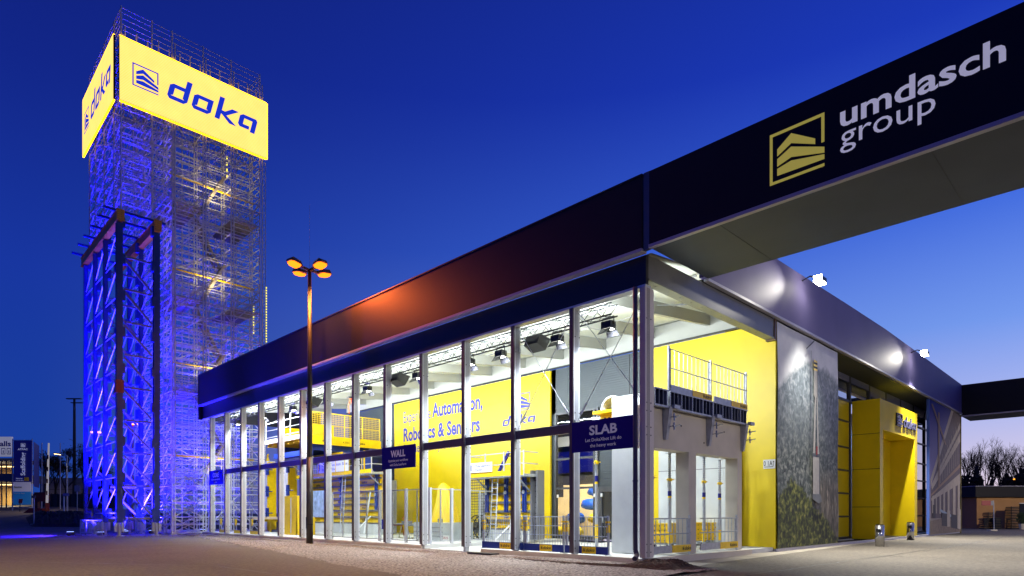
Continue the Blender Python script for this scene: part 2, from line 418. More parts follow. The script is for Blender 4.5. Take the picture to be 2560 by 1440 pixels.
# roof
def zr(x): return 9.55+.105*x
m_ = MB(); m_.add([(.2,-.1,zr(.2)),(9.9,-.1,zr(9.9)),(9.9,39,zr(9.9)),(.2,39,zr(.2))], [(0,1,2,3)])
m_.add([(.2,-.1,zr(.2)+.05),(9.9,-.1,zr(9.9)+.05),(9.9,39,zr(9.9)+.05),(.2,39,zr(.2)+.05)], [(3,2,1,0)])
m_.build('roof_membrane', MEMB, B)
for k, y in enumerate(YC[1:], 1):
    m_ = MB(); m_.bar((.35, y-.1, zr(.35)-.32), (9.5, y-.1, zr(9.5)-.32), .16, .5)
    m_.build('rafter', RAFT, B)
for x in (3.3, 6.4):
    m_ = MB(); m_.tube((x, .1, zr(x)-.1), (x, 38.8, zr(x)-.1), .035, 6); m_.build('purlin', RAFT, B)
for (a, b) in (((.5,.3),(9.4,5.8)), ((9.4,.3),(.5,5.8)), ((.5,33),(9.4,38.6)), ((9.4,33),(.5,38.6))):
    m_ = MB(); m_.tube((a[0], a[1], zr(a[0])-.22), (b[0], b[1], zr(b[0])-.22), .02, 5); m_.build('roof_tie', GALV, B)
m_ = MB(); m_.box(9.5, 9.62, .1, 34.4, 9.62, 10.5); m_.build('eaves_beam', RAFT, B)
m_ = MB(); m_.box(9.46, 9.56, .1, 34.4, 9.55, 9.615); m_.build('shadow_gap', DARK, B)
# short-side steel beam over the open corner
m_ = MB(); m_.box(.2, 9.4, .0, .26, 8.86, 9.6); m_.build('edge_beam', STEELG, B)
m_ = MB(); m_.box(.2, 9.4, -.03, .34, 8.80, 8.858)
for k in range(12): m_.box(.8+.72*k, .84+.72*k, .1, .14, 8.785, 8.80)
m_.build('beam_flange', mat('flange_grey', (120,124,118), .45), B)
m_ = MB(); m_.box(9.41, 9.6, -.04, .34, 8.74, 9.62); m_.build('beam_end', mat('brown_steel', (92,68,36), .5), B)
# back wall of the open bay
m_ = MB(); m_.box(9.64, 9.8, .02, 6.3, .1, 9.55); m_.build('yellow_wall', YEL, B)
m_ = MB(); m_.box(9.68, 9.8, 6.3, 8.2, .1, 9.55); m_.box(9.68, 9.8, 8.2, 12.5, 7.1, 9.55); m_.box(9.68, 9.8, 8.2, 9.2, 2.95, 7.1)
m_.box(9.68, 9.8, 12.2, 34.4, .1, 9.55); m_.build('clad_wall', CORR, B)
m_ = MB()
for y in (6.9, 7.3, 27.9): m_.box(9.662, 9.68, y, y+.03, .2, 9.5)
m_.build('cladding_joint', DARK, B)
wf = MB()
for y in (9.2, 9.42, 12.1): wf.box(9.6, 9.76, y, y+.12, .2, 7.1)
for z in (2.9, 4.5, 6.0, 7.0): wf.box(9.61, 9.75, 9.2, 12.2, z, z+.11)
wf.box(9.61, 9.75, 9.2, 12.2, .2, .42); wf.box(9.58, 9.76, 8.1, 9.2, 2.7, 2.95); wf.box(9.58, 9.76, 8.95, 9.2, .2, 2.7); wf.box(9.58, 9.76, 8.1, 8.25, .2, 2.7)
wfo = wf.build('window', FRAME, B)
m_ = MB(); m_.box(9.66, 9.67, 9.54, 12.1, .42, 7.0); m_.build('pane', GLASS, wfo)
m_ = MB(); m_.box(9.64, 9.68, 8.25, 8.95, .25, 2.7); dr = m_.build('door', mat('dark_door', (34,38,42), .25), B)
m_ = MB(); m_.box(9.55, 9.62, 8.86, 8.92, 1.1, 1.4); m_.build('handle', GALV, dr)
m_ = MB()
for y in (9.36, 11.9, 8.9): m_.box(9.53, 9.6, y, y+.1, 2.45, 2.62)
m_.build('wall_light', WHITE, B)
# hall behind the window
m_ = MB(); m_.box(9.85, 20, 5.0, 5.2, 0, 9.5); m_.box(20, 20.2, 5, 30, 0, 9.5); m_.box(9.85, 20, 29.8, 30, 0, 9.5)
m_.build('hall_wall', mat('hall_grey', (88,84,84), .8), B)
m_ = MB(); m_.box(9.85, 20, 5.2, 29.8, 9.3, 9.4); m_.build('hall_ceiling', mat('hall_ceil', (70,68,70), .8), B)
m_ = MB(); m_.box(9.85, 20, 5.2, 29.8, .1, .18); m_.build('hall_floor', mat('hall_floor_grey', (120,120,150), .5), B)
m_ = MB(); m_.box(19.5, 19.6, 8, 24, 4.6, 6.2); m_.build('stage_curtain', BLUE, B)
m_ = MB(); m_.box(18.6, 18.9, 8, 26, 6.5, 7.2); m_.build('gallery_front', WHITE, B)
# short-side fascia, soffit and glazing
tops = [(3.4,11.9),(9.4,12.02),(13.6,12.08),(18,12.16),(24.5,12.24),(31.8,12.17),(38,12.10),(45.3,12.02)]
m_ = MB(); vs_ = []
for x, z in tops: vs_ += [(x,-.15,9.72),(x,-.15,z),(x,.05,9.72),(x,.05,z)]
fs_ = []
for i in range(len(tops)-1):
    a = 4*i; b = a+4; fs_ += [(a,b,b+1,a+1),(a+2,a+3,b+3,b+2),(a+1,b+1,b+3,a+3),(a,a+2,b+2,b)]
m_.add(vs_, fs_); m_.build('fascia', mat('sky_tinted_membrane', (112,104,150), .6, spec=.25, noise=(.6,.08), bump=(1,.05)), B)  # violet sky reflection on the black membrane put into its base colour
m_ = MB(); m_.box(3.6, 45.3, -.2, -.02, 9.62, 9.715); m_.build('ledge_trim', TRIM, B)
m_ = MB(); m_.box(9.7, 45.3, .1, 2.4, 9.66, 9.712); m_.build('soffit', mat('olive_soffit', (64,66,48), .7), B)
m_ = MB(); m_.box(3.6, 9.5, .06, .25, 9.605, 9.74); m_.build('shadow_gap', DARK, B)
GY = 1.6; MU = [16.9+3.62*k for k in range(8)]
BX1 = 41.6
fr = MB()
for x in [20.15, 23.75, 27.4, 30.9, 34.4, 37.9, 41.3, 44.9]: fr.box(x-.09, x+.09, GY-.1, GY+.1, .1, 9.66)
for z in (.1, 8.12): fr.box(16.9, 44.9, GY-.07, GY+.07, z, z+.13)
for z in (1.36, 2.70, 4.04, 5.38, 6.9):
    fr.box(20.2, 23.7, GY-.07, GY+.07, z, z+.1); fr.box(37.9, 44.9, GY-.07, GY+.07, z, z+.1)
fro = fr.build('curtain_wall', FRAME, B)
for x0, x1 in ((16.9,20.06),(20.24,23.66),(23.84,27.31),(27.49,30.81),(30.99,34.31),(34.49,37.81),(37.99,41.21),(41.39,44.81)):
    m_ = MB(); m_.box(x0, x1, GY+.0, GY+.015, 8.25, 9.66); m_.build('pane', GLASSR, fro)
    m_ = MB(); m_.box(x0, x1, GY-.06, GY-.03, 9.02 if x0 > 27 else 9.30, 9.66); m_.build('blind', BLIND, fro)
for x0, x1 in ((37.99,41.21),(41.39,44.81)):
    m_ = MB(); m_.box(x0, x1, GY, GY+.015, .2, 8.1); m_.build('pane', GLASSR, fro)
m_ = MB(); m_.box(16.9, 23.66, GY-.03, GY+.015, .24, 8.11); m_.build('yellow_infill', YEL, fro)
m_ = MB(); m_.box(16.9, 45.2, 6, 6.2, .1, 9.6); m_.build('rear_wall', mat('rear_white', (150,150,140), .7), B)
m_ = MB(); m_.box(9.8, 16.9, .1, .3, .1, 9.6); m_.build('clad_wall', CORR, B)
m_ = MB(); m_.box(9.64, 45.3, -.02, .1, .0, .12); m_.build('base_trim', TRIM, B)
m_ = MB(); m_.tube((45.34,-.06,.0), (45.34,-.06,9.6), .07, 8); m_.build('corner_pipe', mat('pipe_yellow', (120,110,30), .5), B)
# entrance box
pb = MB(); px0, px1 = 23.92, 32.12; py0 = 0.0
pb.box(px0, 24.5, py0, GY-.12, .08, 8.2); pb.box(31.5, px1, py0, GY-.12, .08, 8.2); pb.box(24.5, 31.5, py0, GY-.12, 6.45, 8.2)
port = pb.build('entrance_portal', YEL, B)
m_ = MB()
for z in (1.95, 4.15, 6.2): m_.box(px0-.004, px0+.001, py0+.0, GY-.13, z, z+.025)
m_.build('panel_joint', BLK, port)
m_ = MB(); m_.box(26.5, 31.5, GY-.2, GY-.14, .1, 6.44); m_.build('side_panel', YEL, port)
m_ = MB(); m_.box(24.5, 26.5, GY-.2, GY-.14, .1, 6.44); dr = m_.build('door', mat('glass_dark', (22,24,26), .12), port)
m_ = MB(); m_.tube((26.2,GY-.26,1.0), (26.2,GY-.26,1.5), .03, 8); m_.build('handle', GALV, dr)
m_ = MB(); m_.box(px0+.03, px1-.03, py0+.03, GY-.2, .0, .08); m_.build('plinth', DARK, port)
m_ = MB(); mark(m_, (27.1,0,6.95), UR, VZ, 1.25, .78, .07, 0, .002); word(m_, (28.6,0,7.0), UR, VZ, 3.0, .46, .07, 0, .002); mark(m_, (27.1,0,6.95), UR, VZ, 1.25, .78, .004, 1, .074); word(m_, (28.6,0,7.0), UR, VZ, 3.0, .46, .004, 1, .074)
m_.build('lettering', [mat('lettering_dark', (26,26,36), .5), mat('lettering_face', (84,84,124), .5)], port)

for x, pw_, cl, nm in ((26, 1500, (.9,.92,1), 'above the yellow portal'), (41.5, 1800, (.25,.42,1), 'past the yellow portal')):  # added lamps brighten the panes; the blue one stands in for reflected sky
    t = thing('ceiling_lamp', 'added lamp inside the hall behind the glazing '+nm, 'ceiling lamp', (x,4.2,9.3), 'added lamps behind the short side glazing')
    m_ = MB(); m_.box(x-.6, x+.6, 4.0, 4.4, 9.3, 9.6); m_.build('housing', DARK, t)
    m_ = MB(); m_.box(x-.55, x+.55, 4.05, 4.35, 9.27, 9.3); m_.build('lens', emission('hall_lens', (255,235,200), 8), t)
    spot(t, (x,4.2,9.2), (x,5.2,0), pw_, cl, 165, .5, .4)
# small wayfinding plate
g = MB(); g.box(9.60, 9.636, .02, .52, 3.46, 3.84, 0)
text(g, '0 1A', (9.60,.50,3.58), UL, VZ, .37, .2, .01, .004, 1); g.box(9.594, 9.6, .10, .48, 3.52, 3.545, 1)
g.box(9.594, 9.6, .085, .1, 3.56, 3.72, 1); g.plate([(0,0),(.08,0),(.04,.06)], (9.6,.13,3.72), UL, VZ, .006, 1)
tag(g.build('door_number_plate', [WHITE, BLK]), 'small white plate reading 0 1A with an arrow on yellow wall', 'sign')

# ------------------------------------------------------------------ overhead beams
def beam(x0, x1, y0, y1, z0, z1, label):
    t = thing('overhead_beam', label, 'beam', (x0, y1, z0))
    m = MB(); m.box(x0, x0+.1, y0, y1, z0+.1, z1); m.box(x1-.1, x1, y0, y1, z0+.1, z1); m.box(x0, x1, y0, y0+.1, z0+.1, z1); m.box(x0+.1, x1-.1, y0+.1, y1, z1-.1, z1)
    m.build('fascia', FASC, t)
    m = MB(); m.box(x0-.05, x0+.1, y0, y1, z0, z0+.095); m.build('ledge_trim', TRIM, t)
    m = MB(); m.box(x0+.1, x1-.02, y0, y1, z0+.03, z0+.095)
    m.build('soffit', SOFF, t)
    m = MB()
    for k in range(int((y1-y0)/5)): m.box(x0+.1, x1-.04, y1-2.2-5*k, y1-2.19-5*k, z0+.02, z0+.03)
    m.build('soffit_seam', mat('seam_dark', (58,63,70), .7), t)
    m = MB(); m.box(x0+.2, x1-.2, y0+.12, y0+1.0, 0, z0); m.build('leg', FASC, t)
    return t
b1 = beam(-.22, 3.4, -34, -.3, 9.58, 11.9, 'huge black overhead beam with a yellow house emblem and white lettering')
m_ = MB(); LW = mat('white_lettering', (208,206,226), .45, emit=.42)  # faint emission added to brighten the letters and emblem
LY = mat('yellow_lettering', (214,200,84), .45, emit=.35)
text(m_, 'umdasch', (-.22,-5.66,10.87), UL, VZ, 3.16, .53, .02, .012); text(m_, 'group', (-.22,-5.66,10.38), UL, VZ, 1.94, .51, 0, .012)
m_.build('lettering', LW, b1)
m_ = MB(); mark(m_, (-.22,-3.96,10.09), UL, VZ, 1.34, 1.31, .012); m_.build('emblem', LY, b1)
beam(45.35, 49, -34, -.12, 9.42, 12.0, 'far black overhead beam leaving the distant end of the hall')

# ------------------------------------------------------------------ signs hung on the long side
def hang(y1, y0, title, tw, lines, label):
    t = thing('hanging_sign', label, 'sign', (-.03, y1, 3.64), 'blue signs hung along the long side')
    m = MB(); m.box(-.06, -.02, y0, y1, 3.64, 4.66); m.build('board', BLUES, t)
    m = MB(); c = (y0+y1)/2
    text(m, title, (-.06, c, 4.18), UL, VZ, tw, .30, .03, .006, 0, 'C')
    for i, (s, w_) in enumerate(lines): text(m, s, (-.06, c, 3.96-.19*i), UL, VZ, w_, .105, .012, .006, 0, 'C')
    m.build('lettering', mat('sign_lettering', (196,196,214), .5, emit=.12), t)  # faint emission added to brighten letters on an unlit board
hang(2.86, .24, 'SLAB', 1.12, [('Let DokaXbot Lift do', 1.45), ('the heavy work', 1.05)], 'blue board reading SLAB hung beside the corner column')
hang(14.48, 11.84, 'WALL', 1.15, [('Optimize your workflows', 1.55), ('with Doka LeanForm', 1.3)], 'blue board reading WALL hung midway along the hall')
hang(37.2, 34.56, 'CORE', 1.15, [('Rapid construction of', 1.6), ('cores', .5)], 'blue board reading CORE hung at the far end nearest the tower')

# ------------------------------------------------------------------ banners
g = thing('wall_banner', 'huge yellow banner about automation, robotics and sensors on the back wall', 'banner', (9.5, 27.6, .2))
m_ = MB(); m_.box(9.5, 9.62, 12.45, 27.65, .2, 9.5); m_.build('cloth', YEL, g)
m_ = MB(); xx = 9.5
text(m_, 'Experience', (xx,26.5,8.02), UL, VZ, 3.2, .78, 0); text(m_, 'Automation,', (xx,23.15,8.10), UL, VZ, 5.1, .92, .03)
text(m_, 'Robotics & Sensors', (xx,26.5,6.72), UL, VZ, 8.2, .92, .03); text(m_, 'for the future job site.', (xx,26.5,5.86), UL, VZ, 6.2, .62, 0)
mark(m_, (xx,15.3,7.55), UL, VZ, 1.3, 1.0); word(m_, (xx,16.3,6.78), UL, VZ, 2.7, .38); text(m_, 'We make it work.', (xx,16.2,5.92), UL, VZ, 2.4, .24, .01)
m_.build('lettering', INK, g)

# picture banner: a bridge pier before a wooded mountain
def nodes(name):
    m = bpy.data.materials.new(name); m.use_nodes = True
    return m, m.node_tree, m.node_tree.nodes['Principled BSDF']
m, t, p = nodes('mountain_print'); L = t.links.new
def nn(k, **kw):
    q = t.nodes.new(k)
    for a, v in kw.items(): setattr(q, a, v)
    return q
def math_(op, a, b=None):
    q = nn('ShaderNodeMath', operation=op)
    for i, z in enumerate((a, b)):
        if z is None: continue
        if isinstance(z, (int, float)): q.inputs[i].default_value = z
        else: L(z, q.inputs[i])
    return q.outputs[0]
def rampn(fac, stops):
    q = nn('ShaderNodeValToRGB'); e = q.color_ramp.elements
    while len(e) < len(stops): e.new(.5)
    for el, (ps, c) in zip(e, stops): el.position = ps; el.color = c if len(c) == 4 else tuple(c)+(1,)
    L(fac, q.inputs[0]); return q.outputs[0]
def mixn(fac, a, b):
    q = nn('ShaderNodeMixRGB'); L(fac, q.inputs[0])
    for i, z in ((1, a), (2, b)):
        if isinstance(z, tuple): q.inputs[i].default_value = z
        else: L(z, q.inputs[i])
    return q.outputs[0]
def noisen(scale, vec, det=8, dist=0):
    q = nn('ShaderNodeTexNoise'); q.inputs['Scale'].default_value = scale; q.inputs['Detail'].default_value = det; q.inputs['Distortion'].default_value = dist
    L(vec, q.inputs['Vector']); return q.outputs['Fac']
tx = nn('ShaderNodeTexCoord'); ob = tx.outputs['Object']; sp = nn('ShaderNodeSeparateXYZ'); L(ob, sp.inputs[0])
U = math_('DIVIDE', math_('SUBTRACT', sp.outputs['X'], 9.64), 7.2); V = math_('DIVIDE', sp.outputs['Z'], 9.5)
gray = lambda c: (c, c, c, 1)
ridge = rampn(U, [(0, gray(.70)), (.2, gray(.79)), (.45, gray(.87)), (.6, gray(.86)), (.78, gray(.87)), (1, gray(.83))])
nz = noisen(3.0, ob); rg_ = math_('ADD', ridge, math_('MULTIPLY', math_('SUBTRACT', nz, .5), .06))
far_ = rampn(noisen(3.4, ob, 12, .9), [(.3, lin(88,100,106)), (.5, lin(122,132,138)), (.7, lin(172,178,182))])
mid_ = rampn(noisen(4.6, ob, 13, .6), [(.32, lin(40,46,46)), (.5, lin(80,88,84)), (.7, lin(148,150,140))])
hz_ = math_('MULTIPLY', math_('SUBTRACT', V, .42), 3.2); hz_.node.use_clamp = True
mt_ = mixn(hz_, mid_, far_)
# pale rock and scree at lower right
mp = nn('ShaderNodeMapping'); mp.inputs['Rotation'].default_value = (0, .5, 0); mp.inputs['Scale'].default_value = (3.5, 1, .7); L(ob, mp.inputs[0])
rock = rampn(noisen(2.2, mp.outputs[0], 9, .8), [(.3, lin(44,44,38)), (.52, lin(104,98,84)), (.7, lin(170,160,140))])
rm = math_('MULTIPLY', math_('SUBTRACT', math_('ADD', U, math_('MULTIPLY', math_('SUBTRACT', noisen(2, ob), .5), .5)), .52), 8); rm.node.use_clamp = True
rv = math_('MULTIPLY', math_('SUBTRACT', .40, V), 9); rv.node.use_clamp = True
mt2 = mixn(math_('MULTIPLY', rm, rv), mt_, rock)
# near hill of bushes at lower left
hill = rampn(U, [(0, gray(.24)), (.2, gray(.335)), (.38, gray(.30)), (.55, gray(.21)), (.75, gray(.16)), (1, gray(.05))])
hm = math_('MULTIPLY', math_('SUBTRACT', math_('ADD', hill, math_('MULTIPLY', math_('SUBTRACT', noisen(4, ob), .5), .10)), V), 40); hm.node.use_clamp = True
bush = rampn(noisen(4.4, ob, 12, .4), [(.34, lin(12,16,8)), (.47, lin(48,56,18)), (.58, lin(96,102,34)), (.72, lin(158,150,80))])
mt3 = mixn(hm, mt2, bush)
sm = math_('MULTIPLY', math_('SUBTRACT', V, rg_), 30); sm.node.use_clamp = True
sky_ = rampn(noisen(1.2, ob), [(.3, lin(205,208,210)), (.7, lin(228,228,228))])
L(mixn(sm, mt3, sky_), p.inputs['Base Color']); p.inputs['Roughness'].default_value = .6
bn = nn('ShaderNodeBump'); bn.inputs['Strength'].default_value = .12; bn.inputs['Distance'].default_value = .05
mp2 = nn('ShaderNodeMapping'); mp2.inputs['Rotation'].default_value = (0, -.6, 0); mp2.inputs['Scale'].default_value = (1.6, 1, .35); L(ob, mp2.inputs[0])
L(noisen(1.6, mp2.outputs[0], 3), bn.inputs['Height']); L(bn.outputs[0], p.inputs['Normal'])
MOUNT = m
g = MB(); W_, H_ = 7.2, 9.4; nx, nz_ = 30, 40
vs_ = []
for j in range(nz_+1):
    for i in range(nx+1):
        u_, v_ = i/nx, j/nz_
        vs_.append((9.64+u_*W_, -.06-.03*math.sin(u_*9+v_*3)*max(0, v_-.55)-.02*math.sin(v_*11), .14+v_*H_))
g.add(vs_, [(i+j*(nx+1), i+1+j*(nx+1), i+1+(j+1)*(nx+1), i+(j+1)*(nx+1)) for j in range(nz_) for i in range(nx)], 0)
def P(poly, mi, k): g.plate([(a*W_, b*9.5) for a, b in poly], (9.64,-.125-.003*k,.1), UR, VZ, .002, mi)
P([(.53,.72),(.592,.72),(.588,.845),(.535,.845)], 1, 1); P([(.592,.72),(.60,.72),(.596,.845),(.588,.845)], 4, 1); P([(.615,.25),(.63,.25),(.63,.435),(.615,.435)], 4, 5)
for k in range(5): P([(.53,.845+.01*k),(.59,.845+.01*k),(.59,.855+.01*k),(.53,.855+.01*k)], 2 if k % 2 else 3, 2)
P([(.545,.72),(.565,.72),(.545,.44),(.515,.44)], 1, 3); P([(.572,.72),(.588,.72),(.615,.44),(.59,.44)], 1, 4)
P([(.51,.25),(.615,.25),(.615,.435),(.51,.435)], 1, 5); P([(.50,.43),(.63,.43),(.63,.445),(.50,.445)], 4, 6)
P([(.474,.45),(.482,.45),(.482,.93),(.474,.93)], 4, 7); P([(.40,.925),(.53,.98),(.53,.988),(.40,.932)], 4, 8)
P([(.56,.44),(.58,.44),(.585,.48),(.56,.48)], 6, 10)
P([(.49,.25),(.63,.25),(.66,.215),(.60,.205),(.50,.225)], 5, 11)
PIER = mat('print_pier', (168,164,158), .6, noise=(5,.12))
tag(g.build('picture_banner', [MOUNT, PIER, mat('print_black', (30,30,26), .6), YELD, mat('print_grey', (88,92,98), .6), mat('print_scree', (108,112,114), .6, noise=(2,.3)), REDP]),
    'tall printed banner of a bridge pier before a wooded mountain', 'banner', 'tall picture banners on the short side')
# second picture banner: concrete building shell under a crane
m, t, p = nodes('site_print'); L = t.links.new
tx = nn('ShaderNodeTexCoord'); ob = tx.outputs['Object']; sp = nn('ShaderNodeSeparateXYZ'); L(ob, sp.inputs[0])
V = math_('DIVIDE', sp.outputs['Z'], 9.6)
L(rampn(V, [(0, lin(140,128,120)), (.13, lin(150,140,130)), (.16, lin(150,140,165)), (.5, lin(112,104,160)), (.75, lin(76,74,150)), (1, lin(32,40,128))]), p.inputs['Base Color'])
p.inputs['Roughness'].default_value = .6
g = MB(); X0, W2, H2 = 35.2, 10.0, 9.5
g.box(X0, X0+W2, -.06, -.03, .1, 9.6, 0); g.box(X0-.06, X0, -.06, .12, .1, 9.6, 1)
def P(poly, mi, k): g.plate([(a*W2, b*H2) for a, b in poly], (X0,-.062-.003*k,.1), UR, VZ, .002, mi)
P([(.03,.34),(.72,1.0),(1,1.0),(1,.12),(.03,.12)], 2, 0)
P([(.02,.41),(.68,1.0),(.76,1.0),(.03,.36)], 3, 1); P([(.05,.37),(1,.93),(1,.88),(.05,.34)], 3, 2); P([(.06,.36),(1,.84),(1,.77),(.06,.33)], 3, 3)
P([(.04,.30),(1,.58),(1,.55),(.04,.285)], 4, 4); P([(.04,.27),(1,.50),(1,.41),(.04,.25)], 3, 5)
for k, (a, b) in enumerate(((.06,.11),(.17,.20),(.28,.33),(.40,.46),(.54,.61),(.72,.82),(.90,.98))):
    P([(a,.16-.02*a),(b,.16-.02*b),(b,.27+.2*b),(a,.27+.2*a)], 3, 6)
for k in range(9):
    a = .3+.075*k; P([(a,.30+.30*a),(a+.008,.30+.30*a),(a+.008,.40+.58*a),(a,.40+.58*a)], 3, 7)
P([(.30,.19),(.95,.11),(.95,.085),(.30,.17)], 5, 8); P([(.02,.0),(1,.0),(1,.06),(.4,.12),(.02,.10)], 6, 9)
P([(.24,.36),(.28,.36),(.28,.93),(.24,.93)], 4, 10); P([(.03,.97),(.08,.97),(.5,.70),(.45,.70)], 4, 11); P([(.08,.12),(.15,.12),(.15,.22),(.08,.22)], 7, 12)
P([(.35,.06),(.62,.05),(.62,.15),(.35,.16)], 7, 10); P([(.66,.04),(.94,.02),(.94,.14),(.66,.15)], 7, 11); P([(.52,.05),(.62,.05),(.62,.18),(.52,.18)], 3, 12); P([(.88,.03),(1,.02),(1,.19),(.88,.2)], 3, 13)
tag(g.build('picture_banner', [m, mat('print_skyblue', (70,100,180), .6), mat('print_brown', (88,74,84), .6, noise=(2,.2)), mat('print_beige', (178,166,152), .6, noise=(3,.12)), mat('print_tan', (150,122,100), .6),
    mat('print_cyan', (150,170,190), .6), mat('print_sand', (128,112,100), .7, noise=(5,.25)), mat('print_dark', (40,36,52), .6)]),
    'printed banner of a concrete building shell under a crane', 'banner', 'tall picture banners on the short side')

# ------------------------------------------------------------------ bollards and wall floodlights
t = thing('ash_bollard', 'stainless steel bollard standing before the near edge of the entrance', 'bollard', (17.4,-1.75,0), 'stainless bollards by the entrance', True)
m_ = MB(); m_.tube((0,0,0), (0,0,1.02), .2, 20); m_.build('tube', STST, t, True)
m_ = MB(); m_.tube((0,0,1.02), (0,0,1.06), .17, 20); m_.build('cap', DARK, t)
m_ = MB(); m_.box(-.22,-.16,-.1,.1,.72,.86); m_.build('slot', DARK, t)
dup(t, (26.8,-.85,0), 0, 'stainless steel bollard standing at the far edge of the entrance')
for i, (x, zt, lb) in enumerate(((12.0,11.5,'glaring white floodlight on the fascia above the mountain banner'), (29.9,11.55,'glaring white floodlight on the fascia nearer the far beam'))):
    t = thing('floodlight', lb, 'floodlight', (x,-.15,zt), 'floodlights on the short side fascia')
    m_ = MB(); m_.path([(x,-.15,zt+.3),(x,-.5,zt+.42),(x,-.8,zt+.26)], .03, 6); m_.build('arm', DARK, t)
    m_ = MB(); m_.box(x-.24, x+.3, -1.08, -.76, zt+.06, zt+.24); m_.build('housing', DARK, t)
    m_ = MB(); m_.box(x-.26, x+.26, -1.06, -.78, zt-.02, zt+.055)
    m_.box(x-.34, x-.245, -1.08, -.76, zt+.0, zt+.26); m_.build('lens', emission('flood_lens', (255,250,225), 40), t)
    spot(t, (x,-.95,zt-.12), (x+.3,-7.4 if i == 0 else -6.8,0), P_FLOOD, (1,.97,.88), 104 if i == 0 else 114, 1.0, .12)
    spot(t, (x-.45,-.95,zt+.0), (x-8,-.15,zt-1.3), 620, (1,.95,.80), 52, 1.0, .08)

# ------------------------------------------------------------------ lighting truss, stage lights, loudspeakers
g = thing('lighting_truss', 'long black lattice truss hung under the white roof', 'truss', (.83,1.8,8.4))
m_ = MB(); X1, X2, Z1, Z2 = .66, 1.0, 8.26, 8.64; y0, y1 = 1.75, 38
for x in (X1, X2):
    for z in (Z1, Z2): m_.tube((x,y0,z), (x,y1,z), .03, 6)
m_.build('chord', DARK, g)
m_ = MB(); k = 0; y = y0
while y < y1-.4:
    a, b = (Z1, Z2) if k % 2 else (Z2, Z1)
    for x in (X1, X2): m_.tube((x,y,a), (x,y+.4,b), .014, 5, caps=False)
    m_.tube((X1 if k % 2 else X2, y, Z2), (X2 if k % 2 else X1, y+.4, Z2), .012, 5, caps=False); m_.tube((X1 if k % 2 else X2, y, Z1), (X2 if k % 2 else X1, y+.4, Z1), .012, 5, caps=False)
    y += .4; k += 1
m_.build('lacing', DARK, g)
for yy in (4.9, 10.6, 16.3, 22, 27.8, 33.5):
    m_ = MB(); m_.tube((.83,yy,Z2), (.83,yy,9.3), .012, 5); m_.build('hanger', GALV, g)
SL = [2.0, 4.3, 7.3, 9.2, 12.9, 17.2, 21.4, 25.6, 29.9, 34.2]  # the second light is added, unseen, to brighten the near columns
NAMES = ['nearest the corner column', 'added in the second bay from the corner', 'in front of the banner emblem', 'right of the column before the banner text', 'beside the middle loudspeaker', 'above the glass barrier', 'above the far formwork platform', 'over the yellow cage platform', 'over the pale column forms', 'at the truss end by the tower']
for y, nm in zip(SL, NAMES):
    x = .83; t = thing('stage_light', 'black barn door stage light clamped to truss '+nm, 'stage light', (x,y,8.26), 'stage lights on the truss')
    m_ = MB(); m_.box(x-.15, x+.15, y-.2, y+.2, 7.84, 8.08); m_.build('housing', DARK, t)
    m_ = MB(); m_.add([(x-.15,y-.22,7.83),(x-.15,y+.22,7.83),(x-.28,y+.26,7.64),(x-.28,y-.26,7.64)], [(0,1,2,3)]); m_.build('barn_door', DARK, t)
    m_ = MB(); m_.add([(x+.15,y-.22,7.83),(x+.15,y+.22,7.83),(x+.27,y+.26,7.64),(x+.27,y-.26,7.64)], [(3,2,1,0)]); m_.build('barn_door', DARK, t)
    m_ = MB(); m_.path([(x,y-.23,7.96),(x,y-.23,8.24),(x,y+.23,8.24),(x,y+.23,7.96)], .018, 5); m_.build('yoke', DARK, t)
    m_ = MB(); m_.box(x-.12, x+.12, y-.17, y+.17, 7.825, 7.839); m_.build('lens', emission('stage_lens', (255,255,245), 12), t)
    spot(t, (x+.02,y-.1,7.74), (x+3.0,y,0), P_STAGE, (.87,.95,1), 164, .6, .2)
al = bpy.data.lights.new('light', 'AREA'); al.shape = 'RECTANGLE'; al.size = 35; al.size_y = .2; al.energy = 10000; al.color = (.84,.94,1)  # added upward wash without a fitting, brightens the roof
ao = bpy.data.objects.new('light', al); COL.objects.link(ao); ao.parent = g
ao.location = Vector((1.15, 19.5, 8.2))-g.location; zl = -Vector((.55,0,1)).normalized(); xl = Vector((0,1,0)); yl = zl.cross(xl); ao.rotation_euler = Matrix((xl, yl, zl)).transposed().to_euler()
for y, nm in ((5.15,'between the crossed brace rods'), (14.1,'above the WALL board'), (22.6,'behind the street lamp pole')):
    x = .7; t = thing('loudspeaker', 'black wedge loudspeaker hung from truss '+nm, 'loudspeaker', (x,y,8.25), 'loudspeakers on the truss')
    m_ = MB(); m_.add([(x-.25,y-.34,8.2),(x+.35,y-.34,8.1),(x+.35,y+.34,8.1),(x-.25,y+.34,8.2),(x-.4,y-.34,7.83),(x+.05,y-.34,7.63),(x+.05,y+.34,7.63),(x-.4,y+.34,7.83)], [(0,3,2,1),(4,5,6,7),(0,1,5,4),(1,2,6,5),(2,3,7,6),(3,0,4,7)])
    m_.build('cabinet', DARK, t)
    m_ = MB(); m_.add([(x-.28,y-.3,8.14),(x-.40,y-.3,7.88),(x-.40,y+.3,7.88),(x-.28,y+.3,8.14)], [(0,1,2,3)]); m_.build('grille', mat('grille', (34,34,38), .7), t)
    m_ = MB(); m_.tube((.83,y,8.1), (.83,y,8.27), .03, 6); m_.build('clamp', GALV, t)

